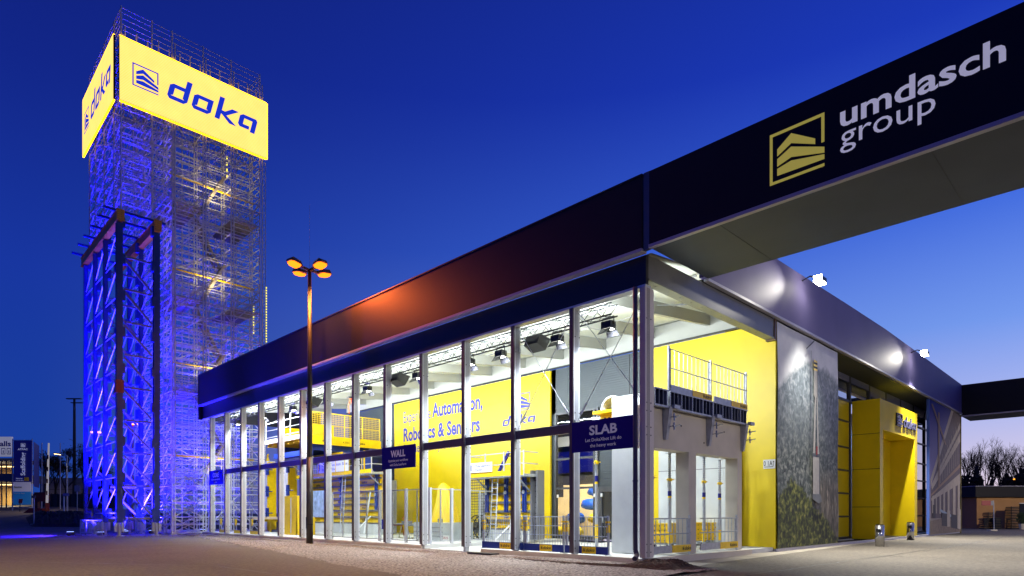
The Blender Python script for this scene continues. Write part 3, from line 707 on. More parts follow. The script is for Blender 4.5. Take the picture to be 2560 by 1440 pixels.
# ------------------------------------------------------------------ scaffold tower
T = thing('scaffold_tower', 'very tall scaffold tower with stair flights, lit blue below and yellow above', 'scaffold', (0, 40, 0))
DZ = 1.18; NL = 30; ZTOP = 35.4; ZB = 22.9
XS = [-5.0,-3.05,-1.7,.48,2.57,4.85]; YS = [40.05,42.1,45.0,47.9,50.0]
def zlow(x, y): return ZB if x < -2 and y < 50.5 else 0.05
stand, ledg, brac = [], [], []
for x in XS:
    for y in YS:
        z0 = zlow(x, y)
        if YS.index(y) in (2,) and x in (-1.7,.48,2.57) : pass
        stand.append(((x,y,z0), (x,y,37.4 if (y in (YS[0],YS[-1]) or x in (XS[0],XS[-1])) else 36)))
        if y in (YS[0], YS[1], YS[3]) and x > -2: stand.append(((x+.2,y,z0), (x+.2,y,36.6)))
for i in range(0, NL+1):
    z = .1+DZ*i
    if z > ZTOP: break
    for yi, y in enumerate(YS):
        for a, b in zip(XS, XS[1:]):
            if z < zlow(a, y)-.1: continue
            ledg.append(((a,y,z), (b,y,z), yi))
    for a, b in zip(YS, YS[1:]):
        for xi, x in enumerate(XS):
            if z < zlow(x, a)-.1: continue
            if xi in (3,) and i % 2: continue
            ledg.append(((x,a,z), (x,b,z), 1 if xi in (0,2) else 3))
    if i < NL:
        for yi in (0, 1, 3):
            y = YS[yi]
            for a, b in zip(XS, XS[1:]):
                if z < zlow(a, y)-.1 or (a == .48 and yi == 0): continue
                ledg.append(((a,y,z+.62), (b,y,z+.62), 4))
        for xi in (0, 2, 5):
            for a, b in zip(YS, YS[1:]):
                if z >= zlow(XS[xi], a)-.1: ledg.append(((XS[xi],a,z+.62), (XS[xi],b,z+.62), 4))
        for yi, y in enumerate(YS):
            for k, (a, b) in enumerate(zip(XS, XS[1:])):
                if z < zlow(a, y)-.1 or yi == 2: continue
                low = z < 7.5 and k == 2
                if low or yi in (1, 3):
                    if low or (i+k) % 2: brac.append(((a,y-.04,z), (b,y-.04,z+DZ), yi))
                    if low: brac.append(((b,y+.04,z), (a,y+.04,z+DZ), yi))
                elif i % 2 == 0 and i+2 <= NL:
                    if (i//2+k) % 2: brac.append(((a,y-.05,z), (b,y-.05,z+2*DZ), yi))
                    else: brac.append(((b,y-.05,z), (a,y-.05,z+2*DZ), yi))
        for xi, x in enumerate(XS):
            for k, (a, b) in enumerate(zip(YS, YS[1:])):
                if z < zlow(x, a)-.1 or xi in (3,4): continue
                brac.append(((x-.04,a,z), (x-.04,b,z+DZ), 2)) if (i+k) % 2 else None
                if (i+k) % 2 == 0 or xi == 2: brac.append(((x+.04,b,z), (x+.04,a,z+DZ), 2))
for p, q in stand:
    m_ = MB(); m_.tube(p, q, .052, 6)
    for i in range(int((q[2]-p[2])/DZ)+1): m_.tube((p[0],p[1],p[2]+.1+DZ*i-.05), (p[0],p[1],p[2]+.1+DZ*i+.05), .07, 6)
    if p[2] < 1: m_.box(p[0]-.12, p[0]+.12, p[1]-.12, p[1]+.12, .0, .05)
    m_.build('standard', TUBE, T)
def members(lst, name, r, dbl):
    lst.sort(key=lambda s: (s[2], s[0][0]))
    def put(m, s):
        m.tube(s[0], s[1], r, 5, caps=False)
        if dbl and s[2] in (0,): m.tube(Vector(s[0])+Vector((0,0,-.2)), Vector(s[1])+Vector((0,0,-.2)), r*.8, 5, caps=False)
    for s in lst[:100]:
        m = MB(); put(m, s); m.build(name, TUBE, T)
    m = MB()
    for s in lst[100:]: put(m, s)
    o = m.build(name, TUBE, T); o['kind'] = 'stuff'
members(ledg, 'ledger', .040, True)
members(brac, 'diagonal_brace', .037, False)
DECK = mat('steel_deck', (150,142,130), .5, .2, noise=(3,.2))
for i, zi in enumerate((3, 9, 15, 21)):
    z = .1+DZ*zi+.08
    m_ = MB()
    for k in range(6): m_.box(-1.65+.34*k, -1.65+.34*k+.30, 40.15, 44.9, z, z+.05)
    m_.build('deck', DECK, T)
    m_ = MB()
    for k in range(6): m_.box(2.75+.34*k, 2.75+.34*k+.30, 40.15, 44.9, z, z+.05)
    m_.build('deck', DECK, T)
    for xa, xb_, ya in ((-1.65,.42,40.12),(.55,2.5,40.9),(2.65,4.8,40.12),(-1.65,4.8,44.9)):
        m_ = MB(); m_.tube((xa,ya,z+1.1), (xb_,ya,z+1.1), .025, 5); m_.tube((xa,ya,z+.12), (xb_,ya,z+.12), .02, 5)
        for k in range(int((xb_-xa)/.17)+1): m_.tube((xa+.17*k,ya,z+.1), (xa+.17*k,ya,z+1.1), .014, 4, caps=False)
        m_.build('guard_panel', GALV, T)
    m_ = MB(); m_.tube((-1.6,41.0,z+2.25), (4.8,41.2,z+2.25), .075, 8); m_.build('timber_pole', YELD, T)
    if i < 4:
        for s_, (za, zb) in enumerate(((z, z+3.54), (z+3.54, z+7.08))):
            xa, xb_ = (.6, 2.45) if s_ == 0 else (2.45, .6); ya = 41.0+1.1*s_
            if zb > 31: continue
            if s_ == 0: spot(T, (1.5,40.6,z+1.2), (1.5,42.5,z+9), 400, (1,.80,.46), 165, .5, .8)  # added deck light without a fitting, brightens the scaffold
            m_ = MB()
            for yy in (ya, ya+.85): m_.bar((xa,yy,za), (xb_,yy,zb), .04, .2)
            for k in range(12): f_ = (k+.5)/12; m_.box(xa+(xb_-xa)*f_-.12, xa+(xb_-xa)*f_+.12, ya, ya+.85, za+(zb-za)*f_, za+(zb-za)*f_+.03)
            m_.build('stair_flight', DECK, T)
# guard rails and short posts above the screens
for z in (35.75, 36.15, 36.55, 36.95, 37.3):
    for a, b in (((-5,40.05),(4.85,40.05)), ((-5,40.05),(-5,50)), ((-5,50),(4.85,50)), ((4.85,40.05),(4.85,50))):
        m_ = MB(); m_.tube((a[0],a[1],z), (b[0],b[1],z), .02, 5); m_.build('guard_rail', TUBE, T)
for k in range(14):
    m_ = MB(); m_.tube((-4.7+.72*k,40.3,34.6), (-4.7+.72*k,40.3,36.1+.2*(k % 3 == 0)), .05, 5); m_.build('post', TUBE, T)
# lattice mast with running lights on the outer corner
m_ = MB(); zz = 0
for dx, dy in ((0,0),(.3,0),(.15,.26)): m_.tube((5.0+dx,40.0+dy,.1), (5.0+dx,40.0+dy,30.3), .028, 6)
k = 0
while zz < 30:
    cs = ((0,0),(.3,0),(.15,.26))
    for i in range(3):
        a, b = cs[i], cs[(i+1) % 3]
        if k % 2: a, b = b, a
        m_.tube((5+a[0],40+a[1],zz), (5+b[0],40+b[1],zz+.4), .016, 4, caps=False)
    zz += .4; k += 1
m_.build('lattice_mast', TUBE, T)
def light_strip(x, y, z0, z1, step=.22):
    m = MB(); z = z0
    while z < z1: m.box(x-.04, x+.04, y-.02, y, z, z+step*.5); z += step
    m.build('light_strip', emission('strip_light', (240,226,70), 2), T)
light_strip(5.32, 39.9, 15.6, 20.2); light_strip(4.72, 41, 16.4, 18.6); light_strip(2.7, 41.3, 28.6, 30.2, .5)

# LED screens
m, t, p = nodes('led_yellow'); L = t.links.new; t.nodes.remove(p)
tx = nn('ShaderNodeTexCoord'); sp = nn('ShaderNodeSeparateXYZ'); L(tx.outputs['Object'], sp.inputs[0])
st_ = math_('PINGPONG', math_('DIVIDE', sp.outputs['Z'], .11), .5)
vz_ = noisen(.9, tx.outputs['Object'], 3)
cc_ = rampn(st_, [(.0, (1.0,.60,.06)), (.5, (1.0,.70,.26))])
em = nn('ShaderNodeEmission'); L(cc_, em.inputs[0]); L(math_('ADD', math_('MULTIPLY', vz_, .3), 1.25), em.inputs[1])
ou = [k for k in t.nodes if k.type == 'OUTPUT_MATERIAL'][0]; L(em.outputs[0], ou.inputs[0])
LED = m; LEDB = emission('led_blue', (28,54,214), .9)
EDGE = emission('bloom_rim_glow', (255,190,20), 5)  # added glowing rim that imitates bloom and lights the scaffold
t = thing('led_screen', 'wide glowing yellow screen with blue emblem and wordmark on the tower front', 'screen', (-5.13, 39.9, 30.65), 'glowing screens round the tower head')
m_ = MB(); m_.box(-5.13, 5.33, 39.86, 39.88, 30.68, 35.12); m_.build('display', LED, t)
m_ = MB(); m_.box(-5.16, 5.36, 39.885, 40.0, 30.64, 35.16); m_.build('cabinet', DARK, t)
m_ = MB(); m_.box(-5.13, 5.33, 39.88, 40.0, 30.58, 30.636); m_.box(-5.13, 5.33, 39.88, 40.0, 35.165, 35.22); m_.box(5.365, 5.42, 39.88, 40.0, 30.64, 35.16); m_.build('bloom_rim', EDGE, t)
m_ = MB(); mark(m_, (-4.35,39.855,32.05), UR, VZ, 1.68, 1.62); word(m_, (-2.15,39.855,32.2), UR, VZ, 6.6, 1.22)
m_.build('lettering', LEDB, t)
t = thing('led_screen', 'narrow seen glowing yellow screen on the tower side facing away', 'screen', (-5.45, 45, 30.65), 'glowing screens round the tower head')
m_ = MB(); m_.box(-5.49, -5.47, 40.1, 50.1, 30.68, 35.12); m_.build('display', LED, t)
m_ = MB(); m_.box(-5.465, -5.35, 40.06, 50.14, 30.64, 35.16); m_.build('cabinet', DARK, t)
m_ = MB(); m_.box(-5.47, -5.36, 40.1, 50.1, 30.58, 30.636); m_.box(-5.47, -5.36, 40.1, 50.1, 35.165, 35.22); m_.build('bloom_rim', EDGE, t)
m_ = MB(); mark(m_, (-5.495,49.3,32.05), UL, VZ, 1.62, 1.62); word(m_, (-5.495,47.1,32.2), UL, VZ, 6.3, 1.22)
m_.build('lettering', LEDB, t)

# blue shoring frame that carries the tower corner
S = thing('shoring_frame', 'dark blue heavy shoring frame with yellow top girders under the tower corner', 'shoring', (-5, 40, 0))
SX = (-5.2, -2.85); SY = (39.7, 43.7, 47.0, 50.4)
for x in SX:
    for y in SY:
        m_ = MB(); w_ = .19 if y < 40 else .14; e_ = w_-.06
        m_.box(x-w_, x+w_, y-w_, y-e_, .95, 21.9); m_.box(x-w_, x+w_, y+e_, y+w_, .95, 21.9); m_.box(x-.07, x+.07, y-e_, y+e_, .95, 21.9)
        lg = m_.build('leg', BLUEF, S)
        for k in range(9):
            z = 1.2+2.55*k; m_ = MB(); m_.box(x+w_ if x < -4 else x-.34, x+.34 if x < -4 else x-w_, y-.2, y+.2, z, z+.7); m_.build('gusset', BLUEF, lg)
        m_ = MB(); m_.tube((x,y,.0), (x,y,.9), .11, 10); m_.box(x-.3, x-.12, y-.1, y+.1, .3, .95); m_.box(x+.12, x+.3, y-.1, y+.1, .3, .95); m_.box(x-.25, x+.25, y-.25, y+.25, 0, .05)
        m_.build('jack_foot', GALV, lg)
    m_ = MB(); m_.box(x-.2, x+.2, 39.35, 51.3, 22.0, 22.06); m_.box(x-.2, x+.2, 39.35, 51.3, 22.66, 22.72); m_.box(x-.15, x-.08, 39.4, 51.3, 22.06, 22.66); m_.box(x+.08, x+.15, 39.4, 51.3, 22.06, 22.66); m_.box(x-.24, x+.24, 39.28, 39.36, 21.96, 22.74)
    gd = m_.build('girder', mat('yellow_girder', (222,150,20), .5, noise=(2,.1)), S)
    m_ = MB()
    for i in range(4):
        for j in range(5): m_.box(x-.17+.1*i, x-.14+.1*i, 39.272, 39.28, 22.06+.14*j, 22.09+.14*j)
    m_.build('bolt_pattern', BLK, gd)
    for y0, y1 in zip(SY, SY[1:]):
        for k in range(8):
            z = 1.4+2.55*k
            m_ = MB(); m_.bar((x,y0,z+.2), (x,y1,z+.2), .05, .06); m_.build('strut', GALV, S)
            m_ = MB(); m_.bar((x,y0,z+2.5), (x,y1,z+.4), .05, .06); m_.build('diagonal_brace', GALV, S)
for y in (SY[0], SY[1], SY[3]):
    for k in range(9):
        z = 1.25+2.3*k
        m_ = MB(); m_.bar((SX[0]+.32,y,z), (SX[1]-.32,y,z-.02), .1, .14); m_.build('strut', mat('pale_strut', (120,117,110), .5, .2), S)
        if k: m_ = MB(); m_.bar((SX[0]+.3,y,z-.2), (SX[1]-.3,y,z-2.1), .1, .14); m_.build('diagonal_brace', MATS['pale_strut'], S)
for k, y in enumerate((39.9, 41.7, 44, 46.3, 48.4, 50.7)):
    m_ = MB(); m_.box(-6.1, -2.2, y-.08, y+.08, 22.74, 22.9); m_.build('cross_beam', BLUEF, S)
m_ = MB(); m_.box(-5.44, -4.96, 39.46, 39.95, 10.0, 10.9); m_.build('red_clamp', REDP, S)

# blue uplights and crowd barriers at the foot of the tower
for i, (x, y, tg, pw_, nm) in enumerate(((-7.4,43.5,(-3.5,46.5,18),1.0,'standing alone left of the barriers'), (-6.0,41.2,(-3.2,45.5,20),.8,'beside the near jack foot of the blue frame'), (-4.1,42.8,(-3.4,45.5,22),1.1,'inside the blue frame behind its front legs'),
        (-3.2,47.4,(-2.2,45.5,20),1.0,'deep inside the blue frame'), (-2.2,43.2,(-.6,43.5,16),.8,'under the stair deck of the scaffold tower'), (1.6,43.4,(.6,43.6,18),.7,'under the middle stair of the scaffold tower'))):
    t = thing('uplight', 'small blue uplight on the ground '+nm, 'floodlight', (x,y,0), 'blue uplights at the tower foot')
    d = Vector((tg[0]-x, tg[1]-y, 0)).normalized()
    m_ = MB(); m_.box(x-.18, x+.18, y-.14, y+.14, .0, .05); m_.box(x-.22, x+.22, y-.1, y+.1, .08, .26); m_.build('housing', DARK, t)
    m_ = MB(); m_.box(x-.2, x+.2, y-.09, y+.09, .262, .28); m_.build('lens', emission('blue_lens', (150,170,255), 4), t)
    spot(t, (x,y,.5), tg, P_BLUE*pw_, (.012,.006,1.0), 110, .7, .15)
    if i in (2, 3): spot(t, (x,y,.6), (-3.5,44.5,30), P_BLUE*2.6, (.012,.006,1.0), 40, 1.0, .15)
    if i == 0:
        spot(t, (x-.7,y+.2,1.1), (-13,45,0), P_BLUE*.22, (.03,.01,1.0), 155, .7, .1)
        spot(t, (x+.2,y-.5,.5), (-.2,32,9.5), P_BLUE*1.3, (.012,.006,1.0), 70, .9, .2)
def barrier(p, q, label):
    t = thing('crowd_barrier', label, 'barrier', p, 'crowd barriers round the tower foot')
    p, q = Vector(p), Vector(q); n_ = int((q-p).length/.14)
    m = MB(); m.path([p+Vector((0,0,.15)), p+Vector((0,0,1.1)), q+Vector((0,0,1.1)), q+Vector((0,0,.15)), p+Vector((0,0,.15))], .024, 6); m.build('frame', GALV, t)
    m = MB()
    for k in range(1, n_): c = p.lerp(q, k/n_); m.tube(c+Vector((0,0,.15)), c+Vector((0,0,1.1)), .012, 5, caps=False)
    m.build('bars', GALV, t)
    for c in (p, q): m = MB(); d = (q-p).normalized(); s = Vector((-d.y,d.x,0)); m.tube(c-s*.3+Vector((0,0,.03)), c+s*.3+Vector((0,0,.03)), .025, 5); m.tube(c+Vector((0,0,.03)), c+Vector((0,0,.15)), .024, 5); m.build('foot', GALV, t)
barrier((-6.6,42.4,0), (-6.1,40.2,0), 'galvanised crowd barrier left of the blue frame in blue light')
barrier((-4.8,41.6,0), (-3.2,41.3,0), 'galvanised crowd barrier between the front legs of blue frame')
barrier((-2.5,41.6,0), (-1.9,40.6,0), 'short galvanised crowd barrier behind the second blue leg')
barrier((-6.5,45.2,0), (-6.2,43.0,0), 'galvanised crowd barrier farther back left of the blue frame')

# ------------------------------------------------------------------ four-headed street lamp
LX, LY_ = -1.05, 19.72
t = thing('street_lamp', 'tall grey pole with four glowing orange lamp heads before the hall', 'street lamp', (LX, LY_, 0))
m_ = MB(); m_.tube((LX,LY_,0), (LX,LY_,4.5), .17, 14, .17); m_.tube((LX,LY_,4.5), (LX,LY_,14.2), .145, 14, .09); m_.build('pole', mat('lamp_pole', (66,62,62), .45, .3, noise=(2,.1)), t, True)
m_ = MB(); m_.tube((LX,LY_,1.0), (LX,LY_,1.04), .178, 14); m_.box(LX-.18, LX-.165, LY_-.07, LY_+.07, .8, 1.4); m_.build('service_door', DARK, t)
m_ = MB(); m_.tube((LX,LY_,14.2), (LX,LY_,17.6), .008, 4); m_.build('lightning_rod', GALV, t)
LAMPM = emission('sodium_lens', (255,116,20), 3.4); HOUS = mat('lamp_housing', (120,92,60), .45, .2)
for k in range(4):
    a = R(8+90*k); d = Vector((math.cos(a), math.sin(a), 0)); s = Vector((-d.y, d.x, 0)); c = Vector((LX,LY_,14.2))
    m_ = MB(); m_.bar(c, c+d*.6+Vector((0,0,.06)), .1, .12); am = m_.build('arm', HOUS, t)
    h0 = c+d*.45; h1 = c+d*1.25+Vector((0,0,.12)); m_ = MB()
    pts = []
    for f_, ww, hh in ((0,.14,.08),(.25,.3,.2),(.8,.32,.22),(1,.2,.1)):
        q_ = h0.lerp(h1, f_); pts.append([q_-s*ww, q_+s*ww, q_+s*ww*.7+Vector((0,0,hh)), q_-s*ww*.7+Vector((0,0,hh))])
    vs_ = [v for r_ in pts for v in r_]; fs_ = [(3,2,1,0),(12,13,14,15)]
    for i in range(3):
        for j in range(4): fs_.append((4*i+j, 4*i+(j+1) % 4, 4*i+4+(j+1) % 4, 4*i+4+j))
    m_.add(vs_, fs_); hd = m_.build('lamp_head', HOUS, t)
    m_ = MB(); dn = Vector((0,0,-.01)); ring = []
    for f_, ww in ((.22,.2),(.34,.28),(.8,.28),(.94,.16)):
        q_ = h0.lerp(h1, f_)+dn; ring.append((q_-s*ww, q_+s*ww))
    lo = [Vector((0,0,-.11)), Vector((0,0,-.13))]
    poly = [r_[0] for r_ in ring]+[r_[1] for r_ in ring[::-1]]
    m_.add(poly+[(v-(h0.lerp(h1,.58)))*.8+h0.lerp(h1,.58)+Vector((0,0,-.1)) for v in poly], [tuple(range(8)), tuple(range(15,7,-1))]+[(i,(i+1) % 8,(i+1) % 8+8,i+8) for i in range(8)])
    m_.build('lens', LAMPM, hd)
    lc = h0.lerp(h1,.6)+Vector((0,0,-.28)); spot(t, lc, lc+d*5.5+Vector((0,0,-9)), P_SODIUM, (1,.33,.06), 160, .5, .25)
spot(t, (LX,LY_-1.1,13.75), (-.2,12.6,10.3), 3600, (1,.10,.012), 90, 1.0, .3)
# an unseen second lamp, added behind the viewpoint to light the foreground
r2 = dup(t, (-24, 4, 0), .4, 'unseen four headed orange street lamp added behind the viewpoint')
tag(r2, 'unseen four headed orange street lamp added behind the viewpoint', 'street lamp')
for c in list(r2.children):
    if c.type == 'LIGHT': bpy.data.objects.remove(c)
spot(r2, (-24,4,13.9), (-22,6,0), 24000, (1,.72,.36), 124, .35, .3)

# ------------------------------------------------------------------ concrete mock-up at the open corner
t = thing('concrete_mockup', 'pale grey concrete frame with two openings and a deep top beam in open corner', 'mock-up', (3.8, .6, .2))
m_ = MB(); m_.box(.62, 7.05, .25, .75, 3.70, 5.08); bm_ = m_.build('beam', CONC, t)
m_ = MB()
for x, z in ((2.55,4.55),(5.6,4.62),(4.1,4.1)): m_.tube((x,.235,z), (x,.251,z), .03, 8)
m_.build('tie_hole', BLK, bm_)
m_ = MB(); m_.box(1.8, 2.15, 1.2, 2.57, .2, 5.72); m_.build('pier', CONCW, t)
m_ = MB(); m_.box(3.05, 3.55, .25, .75, .2, 3.70); m_.build('post', CONC, t)
m_ = MB(); m_.box(6.7, 7.05, .25, .75, .2, 3.70); m_.build('post', CONC, t)
m_ = MB(); m_.box(.62, 7.05, .75, 1.15, 3.78, 4.0); m_.build('slab', CONCW, t)
m_ = MB(); m_.box(9.3, 9.55, 1.45, 5.4, .2, 4.9); m_.build('rear_wall', CONCW, t)
m_ = MB(); m_.box(9.292, 9.3, 1.45, 5.4, 3.55, 3.58); m_.build('joint', STEELG, t)
for i, (x0, x1) in enumerate(((.6,1.45),(1.5,4.32),(4.36,7.1))):
    t = thing('edge_formwork', ['short grey steel edge form with open ribs on beam behind corner column', 'long grey steel edge form with open ribs in middle of the beam', 'long grey steel edge form with open ribs at the yellow wall end'][i], 'formwork', (x0,.1,5.08), 'steel edge forms on the concrete beam')
    m_ = MB(); m_.box(x0, x1, .18, .24, 5.02, 5.56); m_.build('sheet', PANG, t)
    m_ = MB(); m_.box(x0, x1, .02, .18, 5.0, 5.06); m_.build('flange', GALV, t)
    m_ = MB(); m_.box(x0, x1, .02, .18, 5.54, 5.58); m_.build('flange', GALV, t)
    k = 0; x = x0
    while x < x1:
        m_ = MB(); m_.box(x, x+.04, .03, .18, 5.06, 5.54)
        if k % 3 == 0:
            for j in range(5): m_.box(x-.003, x+.043, .022, .03, 5.1+.09*j, 5.13+.09*j)
        m_.build('rib', GALV if k % 3 == 0 else PANG, t); x += .235; k += 1
for x, nm in ((1.5,'nearest the corner column'), (4.34,'at middle of the beam'), (7.0,'at the yellow wall end')):
    t = thing('slab_bracket', 'grey steel bracket pinned to the concrete beam '+nm, 'bracket', (x,.1,4.6), 'brackets under the edge forms')
    m_ = MB(); m_.add([(x-.1,.25,5.05),(x+.1,.25,5.05),(x+.1,-.02,5.05),(x-.1,-.02,5.05),(x-.06,.25,4.0),(x+.06,.25,4.0),(x+.06,.14,4.0),(x-.06,.14,4.0)], [(3,2,1,0),(4,5,6,7),(0,1,5,4),(1,2,6,5),(2,3,7,6),(3,0,4,7)]); m_.build('arm', GALV, t)
    for z in (4.72, 4.42):
        m_ = MB(); m_.tube((x+.05,.1,z), (x+.1,-.28,z+.02), .018, 6); m_.tube((x+.1,-.06,z-.12), (x+.08,-.06,z+.12), .025, 6); m_.tube((x-.02,-.06,z), (x+.2,-.06,z), .025, 6); m_.build('wing_nut', STST, t)
    m_ = MB(); m_.box(x+.08, x+.42, -.1, .02, 5.0, 5.12); m_.build('clamp', GALV, t)
def rail_panel(x0, x1, y, z0, h, label, grp, toe_h=.22, posts=(True, True)):
    t = thing('guard_railing', label, 'railing', (x0, y, z0), grp)
    m = MB()
    for z in (h, h*.55): m.tube((x0,y,z0+z), (x1,y,z0+z), .02, 6)
    n_ = int((x1-x0)/.26)
    for k in range(1, n_): m.tube((x0+(x1-x0)*k/n_,y,z0+toe_h), (x0+(x1-x0)*k/n_,y,z0+h), .015, 5, caps=False)
    m.build('mesh', GALV, t)
    for i, x in enumerate((x0, x1)):
        if not posts[i]: continue
        m = MB(); m.box(x-.03, x+.03, y+.03, y+.09, z0-.1, z0+h+.12); m.tube((x+(.08 if i == 0 else -.12),y+.05,z0), (x+(.08 if i == 0 else -.12),y+.05,z0+h), .026, 6)
        for z in (.25, .5, .75): m.tube((x,y+.05,z0+h*z), (x+(.1 if i == 0 else -.12),y+.05,z0+h*z), .016, 5)
        m.build('post', GALV, t)
    m = MB(); m.box(x0+.03, x1-.03, y-.02, y+.01, z0, z0+toe_h); tb = m.build('toe_board', GALV, t)
    m = MB(); m.box(x0+(x1-x0)*.5, x1-.04, y-.03, y-.021, z0-.002, z0+toe_h+.002); m.build('toe_cover', YELD, tb)
    m = MB(); xm = x0+(x1-x0)*.76; mark(m, (xm,y-.031,z0+.06), UR, VZ, .11, .12, .004); word(m, (xm+.14,y-.031,z0+.06), UR, VZ, .4, .085, .004); m.build('lettering', BLK, tb)
    return t
rail_panel(1.62, 4.4, .1, 5.58, 1.38, 'upper silver guard railing on the beam nearer the corner column', 'silver guard railings on the concrete beam')
rail_panel(4.5, 7.2, .1, 5.58, 1.38, 'upper silver guard railing on the beam at the yellow wall', 'silver guard railings on the concrete beam', posts=(False, True))
rail_panel(.55, 3.0, .14, .3, 1.12, 'lower silver guard railing across the opening beside corner column', 'silver guard railings across the openings', .24, posts=(False, True))
rail_panel(3.62, 6.5, .14, .3, 1.12, 'lower silver guard railing across the opening nearer yellow wall', 'silver guard railings across the openings', .24, posts=(False, True))
# steel props
t = thing('floor_prop', 'p', 'prop', (3.7,4.73,.2), 'steel floor props', True)
m_ = MB(); m_.tube((0,0,0), (0,0,2.4), .065, 12); m_.box(-.13,.13,-.13,.13,0,.02); m_.build('outer_tube', GALV, t)
m_ = MB(); m_.tube((0,0,2.4), (0,0,3.58), .05, 12); m_.box(-.12,.12,-.12,.12,3.56,3.58)
it = m_.build('inner_tube', GALV, t)
m_ = MB()
for k in range(11): m_.box(-.056,-.05,-.012,.012,2.75+.075*k,2.775+.075*k); m_.box(-.012,.012,-.056,-.05,2.75+.075*k,2.775+.075*k)
m_.build('pin_hole', BLK, it)
m_ = MB(); m_.tube((0,0,2.55), (0,0,2.66), .09, 10); m_.tube((-.16,0,2.6), (.2,-.03,2.62), .018, 6); m_.build('collar', YELD, t)
m_ = MB(); m_.path([(-.1,-.02,2.6),(-.12,-.02,2.35),(-.08,-.02,2.33)], .014, 5); m_.build('handle', GALV, t)
m_ = MB(); m_.tube((0,0,2.02), (0,0,2.2), .068, 12); m_.build('blue_band', BLUE, t)
m_ = MB(); m_.tube((0,0,1.95), (0,0,2.019), .068, 12); m_.tube((0,0,.3), (0,0,.72), .068, 12); m_.build('yellow_band', YELD, t)
t['label'] = 'free standing steel prop before the window, topped by a white crown head'
props = [(1.9,.98,'steel prop right behind the corner column in the nearer opening'), (3.55,1.3,'steel prop in the nearer opening before the yellow crates'), (4.95,1.75,'steel prop beside the middle post in the nearer opening'), (5.7,3.6,'steel prop deepest in the nearer opening against the rear wall'),
         (5.85,1.2,'steel prop just past the middle post in the farther opening'), (7.5,1.4,'steel prop in the middle of the farther opening'), (8.75,1.5,'steel prop at the far end of the farther opening')]
for x, y, lb in props: dup(t, (x,y,.2), rnd.uniform(-.3,.3), lb)
# the free one is longer and has a crown
t.scale = (1,1,1.32)
m_ = MB(); m_.box(-.16,.16,-.16,.16,3.6,3.62); m_.tube((0,0,3.62), (0,0,3.78), .04, 8)
for a in range(8): m_.tube((.12*math.cos(a*.785),.12*math.sin(a*.785),3.78), (.14*math.cos(a*.785),.14*math.sin(a*.785),3.98), .03, 6)
m_.box(-.14,.14,-.14,.14,3.76,3.80); m_.build('crown_head', WHITE, t)
# yellow girder and pipe half shell over the slab edge
t = thing('yellow_girder', 'short yellow steel girder resting behind the pale pier top', 'girder', (2.7,3,5.0))
m_ = MB(); m_.box(2.2, 3.3, 2.2, 3.75, 5.3, 5.4); m_.box(2.6, 2.9, 2.3, 3.7, 5.0, 5.3); m_.box(2.2, 3.3, 2.2, 3.75, 4.9, 5.0); m_.build('profile', YELD, t)
m_ = MB()
for k in range(5): m_.tube((2.59,2.75+.18*k,5.15), (2.6,2.75+.18*k,5.15), .04, 8)
m_.build('hole', BLK, t)
g = MB(); k_ = 12
for i in range(k_):
    a, b = math.pi*i/k_, math.pi*(i+1)/k_
    g.add([(2.3,2.95+.5*math.cos(a),5.41+.5*math.sin(a)),(2.3,2.95+.5*math.cos(b),5.41+.5*math.sin(b)),(3.5,2.95+.5*math.cos(b),5.41+.5*math.sin(b)),(3.5,2.95+.5*math.cos(a),5.41+.5*math.sin(a)),
           (2.3,2.95+.45*math.cos(a),5.41+.45*math.sin(a)),(2.3,2.95+.45*math.cos(b),5.41+.45*math.sin(b)),(3.5,2.95+.45*math.cos(b),5.41+.45*math.sin(b)),(3.5,2.95+.45*math.cos(a),5.41+.45*math.sin(a))], [(0,1,2,3),(7,6,5,4),(0,4,5,1),(2,6,7,3)])
tag(g.build('half_pipe_shell', WHITE), 'white half round shell lying on the yellow girder', 'shell')
# stacks of perforated yellow crates
t = thing('stacking_crate', 'c', 'crate', (0,0,0), 'yellow stacking crates', True)
m_ = MB(); m_.box(-.85,.85,-.4,.4,.0,.17); m_.box(-.89,.89,-.44,.44,.145,.19); m_.box(-.8,.8,-.38,.38,-.01,.0); m_.build('body', YELD, t)
m_ = MB()
for k in range(7): m_.tube((-.66+.22*k,-.402,.08), (-.66+.22*k,-.399,.08), .022, 8)
for k in range(3): m_.tube((-.852,-.22+.22*k,.08), (-.849,-.22+.22*k,.08), .03, 8)
m_.build('hole', BLK, t)
ord_ = ['lowest', 'second from bottom', 'third from bottom', 'topmost']; first = True
for x, y, rt, nm in ((6.35,3.0,.06,'the stack in the nearer opening'), (9.5-.35,3.0,-.35,'the stack in the farther opening')):
    for k in range(4):
        if first: o = t; o.location = (x,y,.42+.195*k); o.rotation_euler = (0,0,rt); first = False
        else: o = dup(t, (x,y,.42+.195*k), rt)
        o['label'] = 'yellow perforated crate, %s of %s' % (ord_[k], nm)
for x, y, nm in ((6.35,3.0,'nearer'), (9.15,3.0,'farther')):
    t = thing('crate_dolly', 'low wheeled dolly under the yellow crates of the %s opening' % nm, 'dolly', (x,y,.2), 'dollies under the crates')
    m_ = MB(); m_.box(x-.8, x+.8, y-.36, y+.36, .34, .40); m_.build('frame', GALV, t)
    for dx in (-.65,.65):
        for dy in (-.28,.28): m_ = MB(); m_.tube((x+dx,y+dy-.025,.27), (x+dx,y+dy+.025,.27), .07, 10); m_.build('wheel', RUBBER, t)

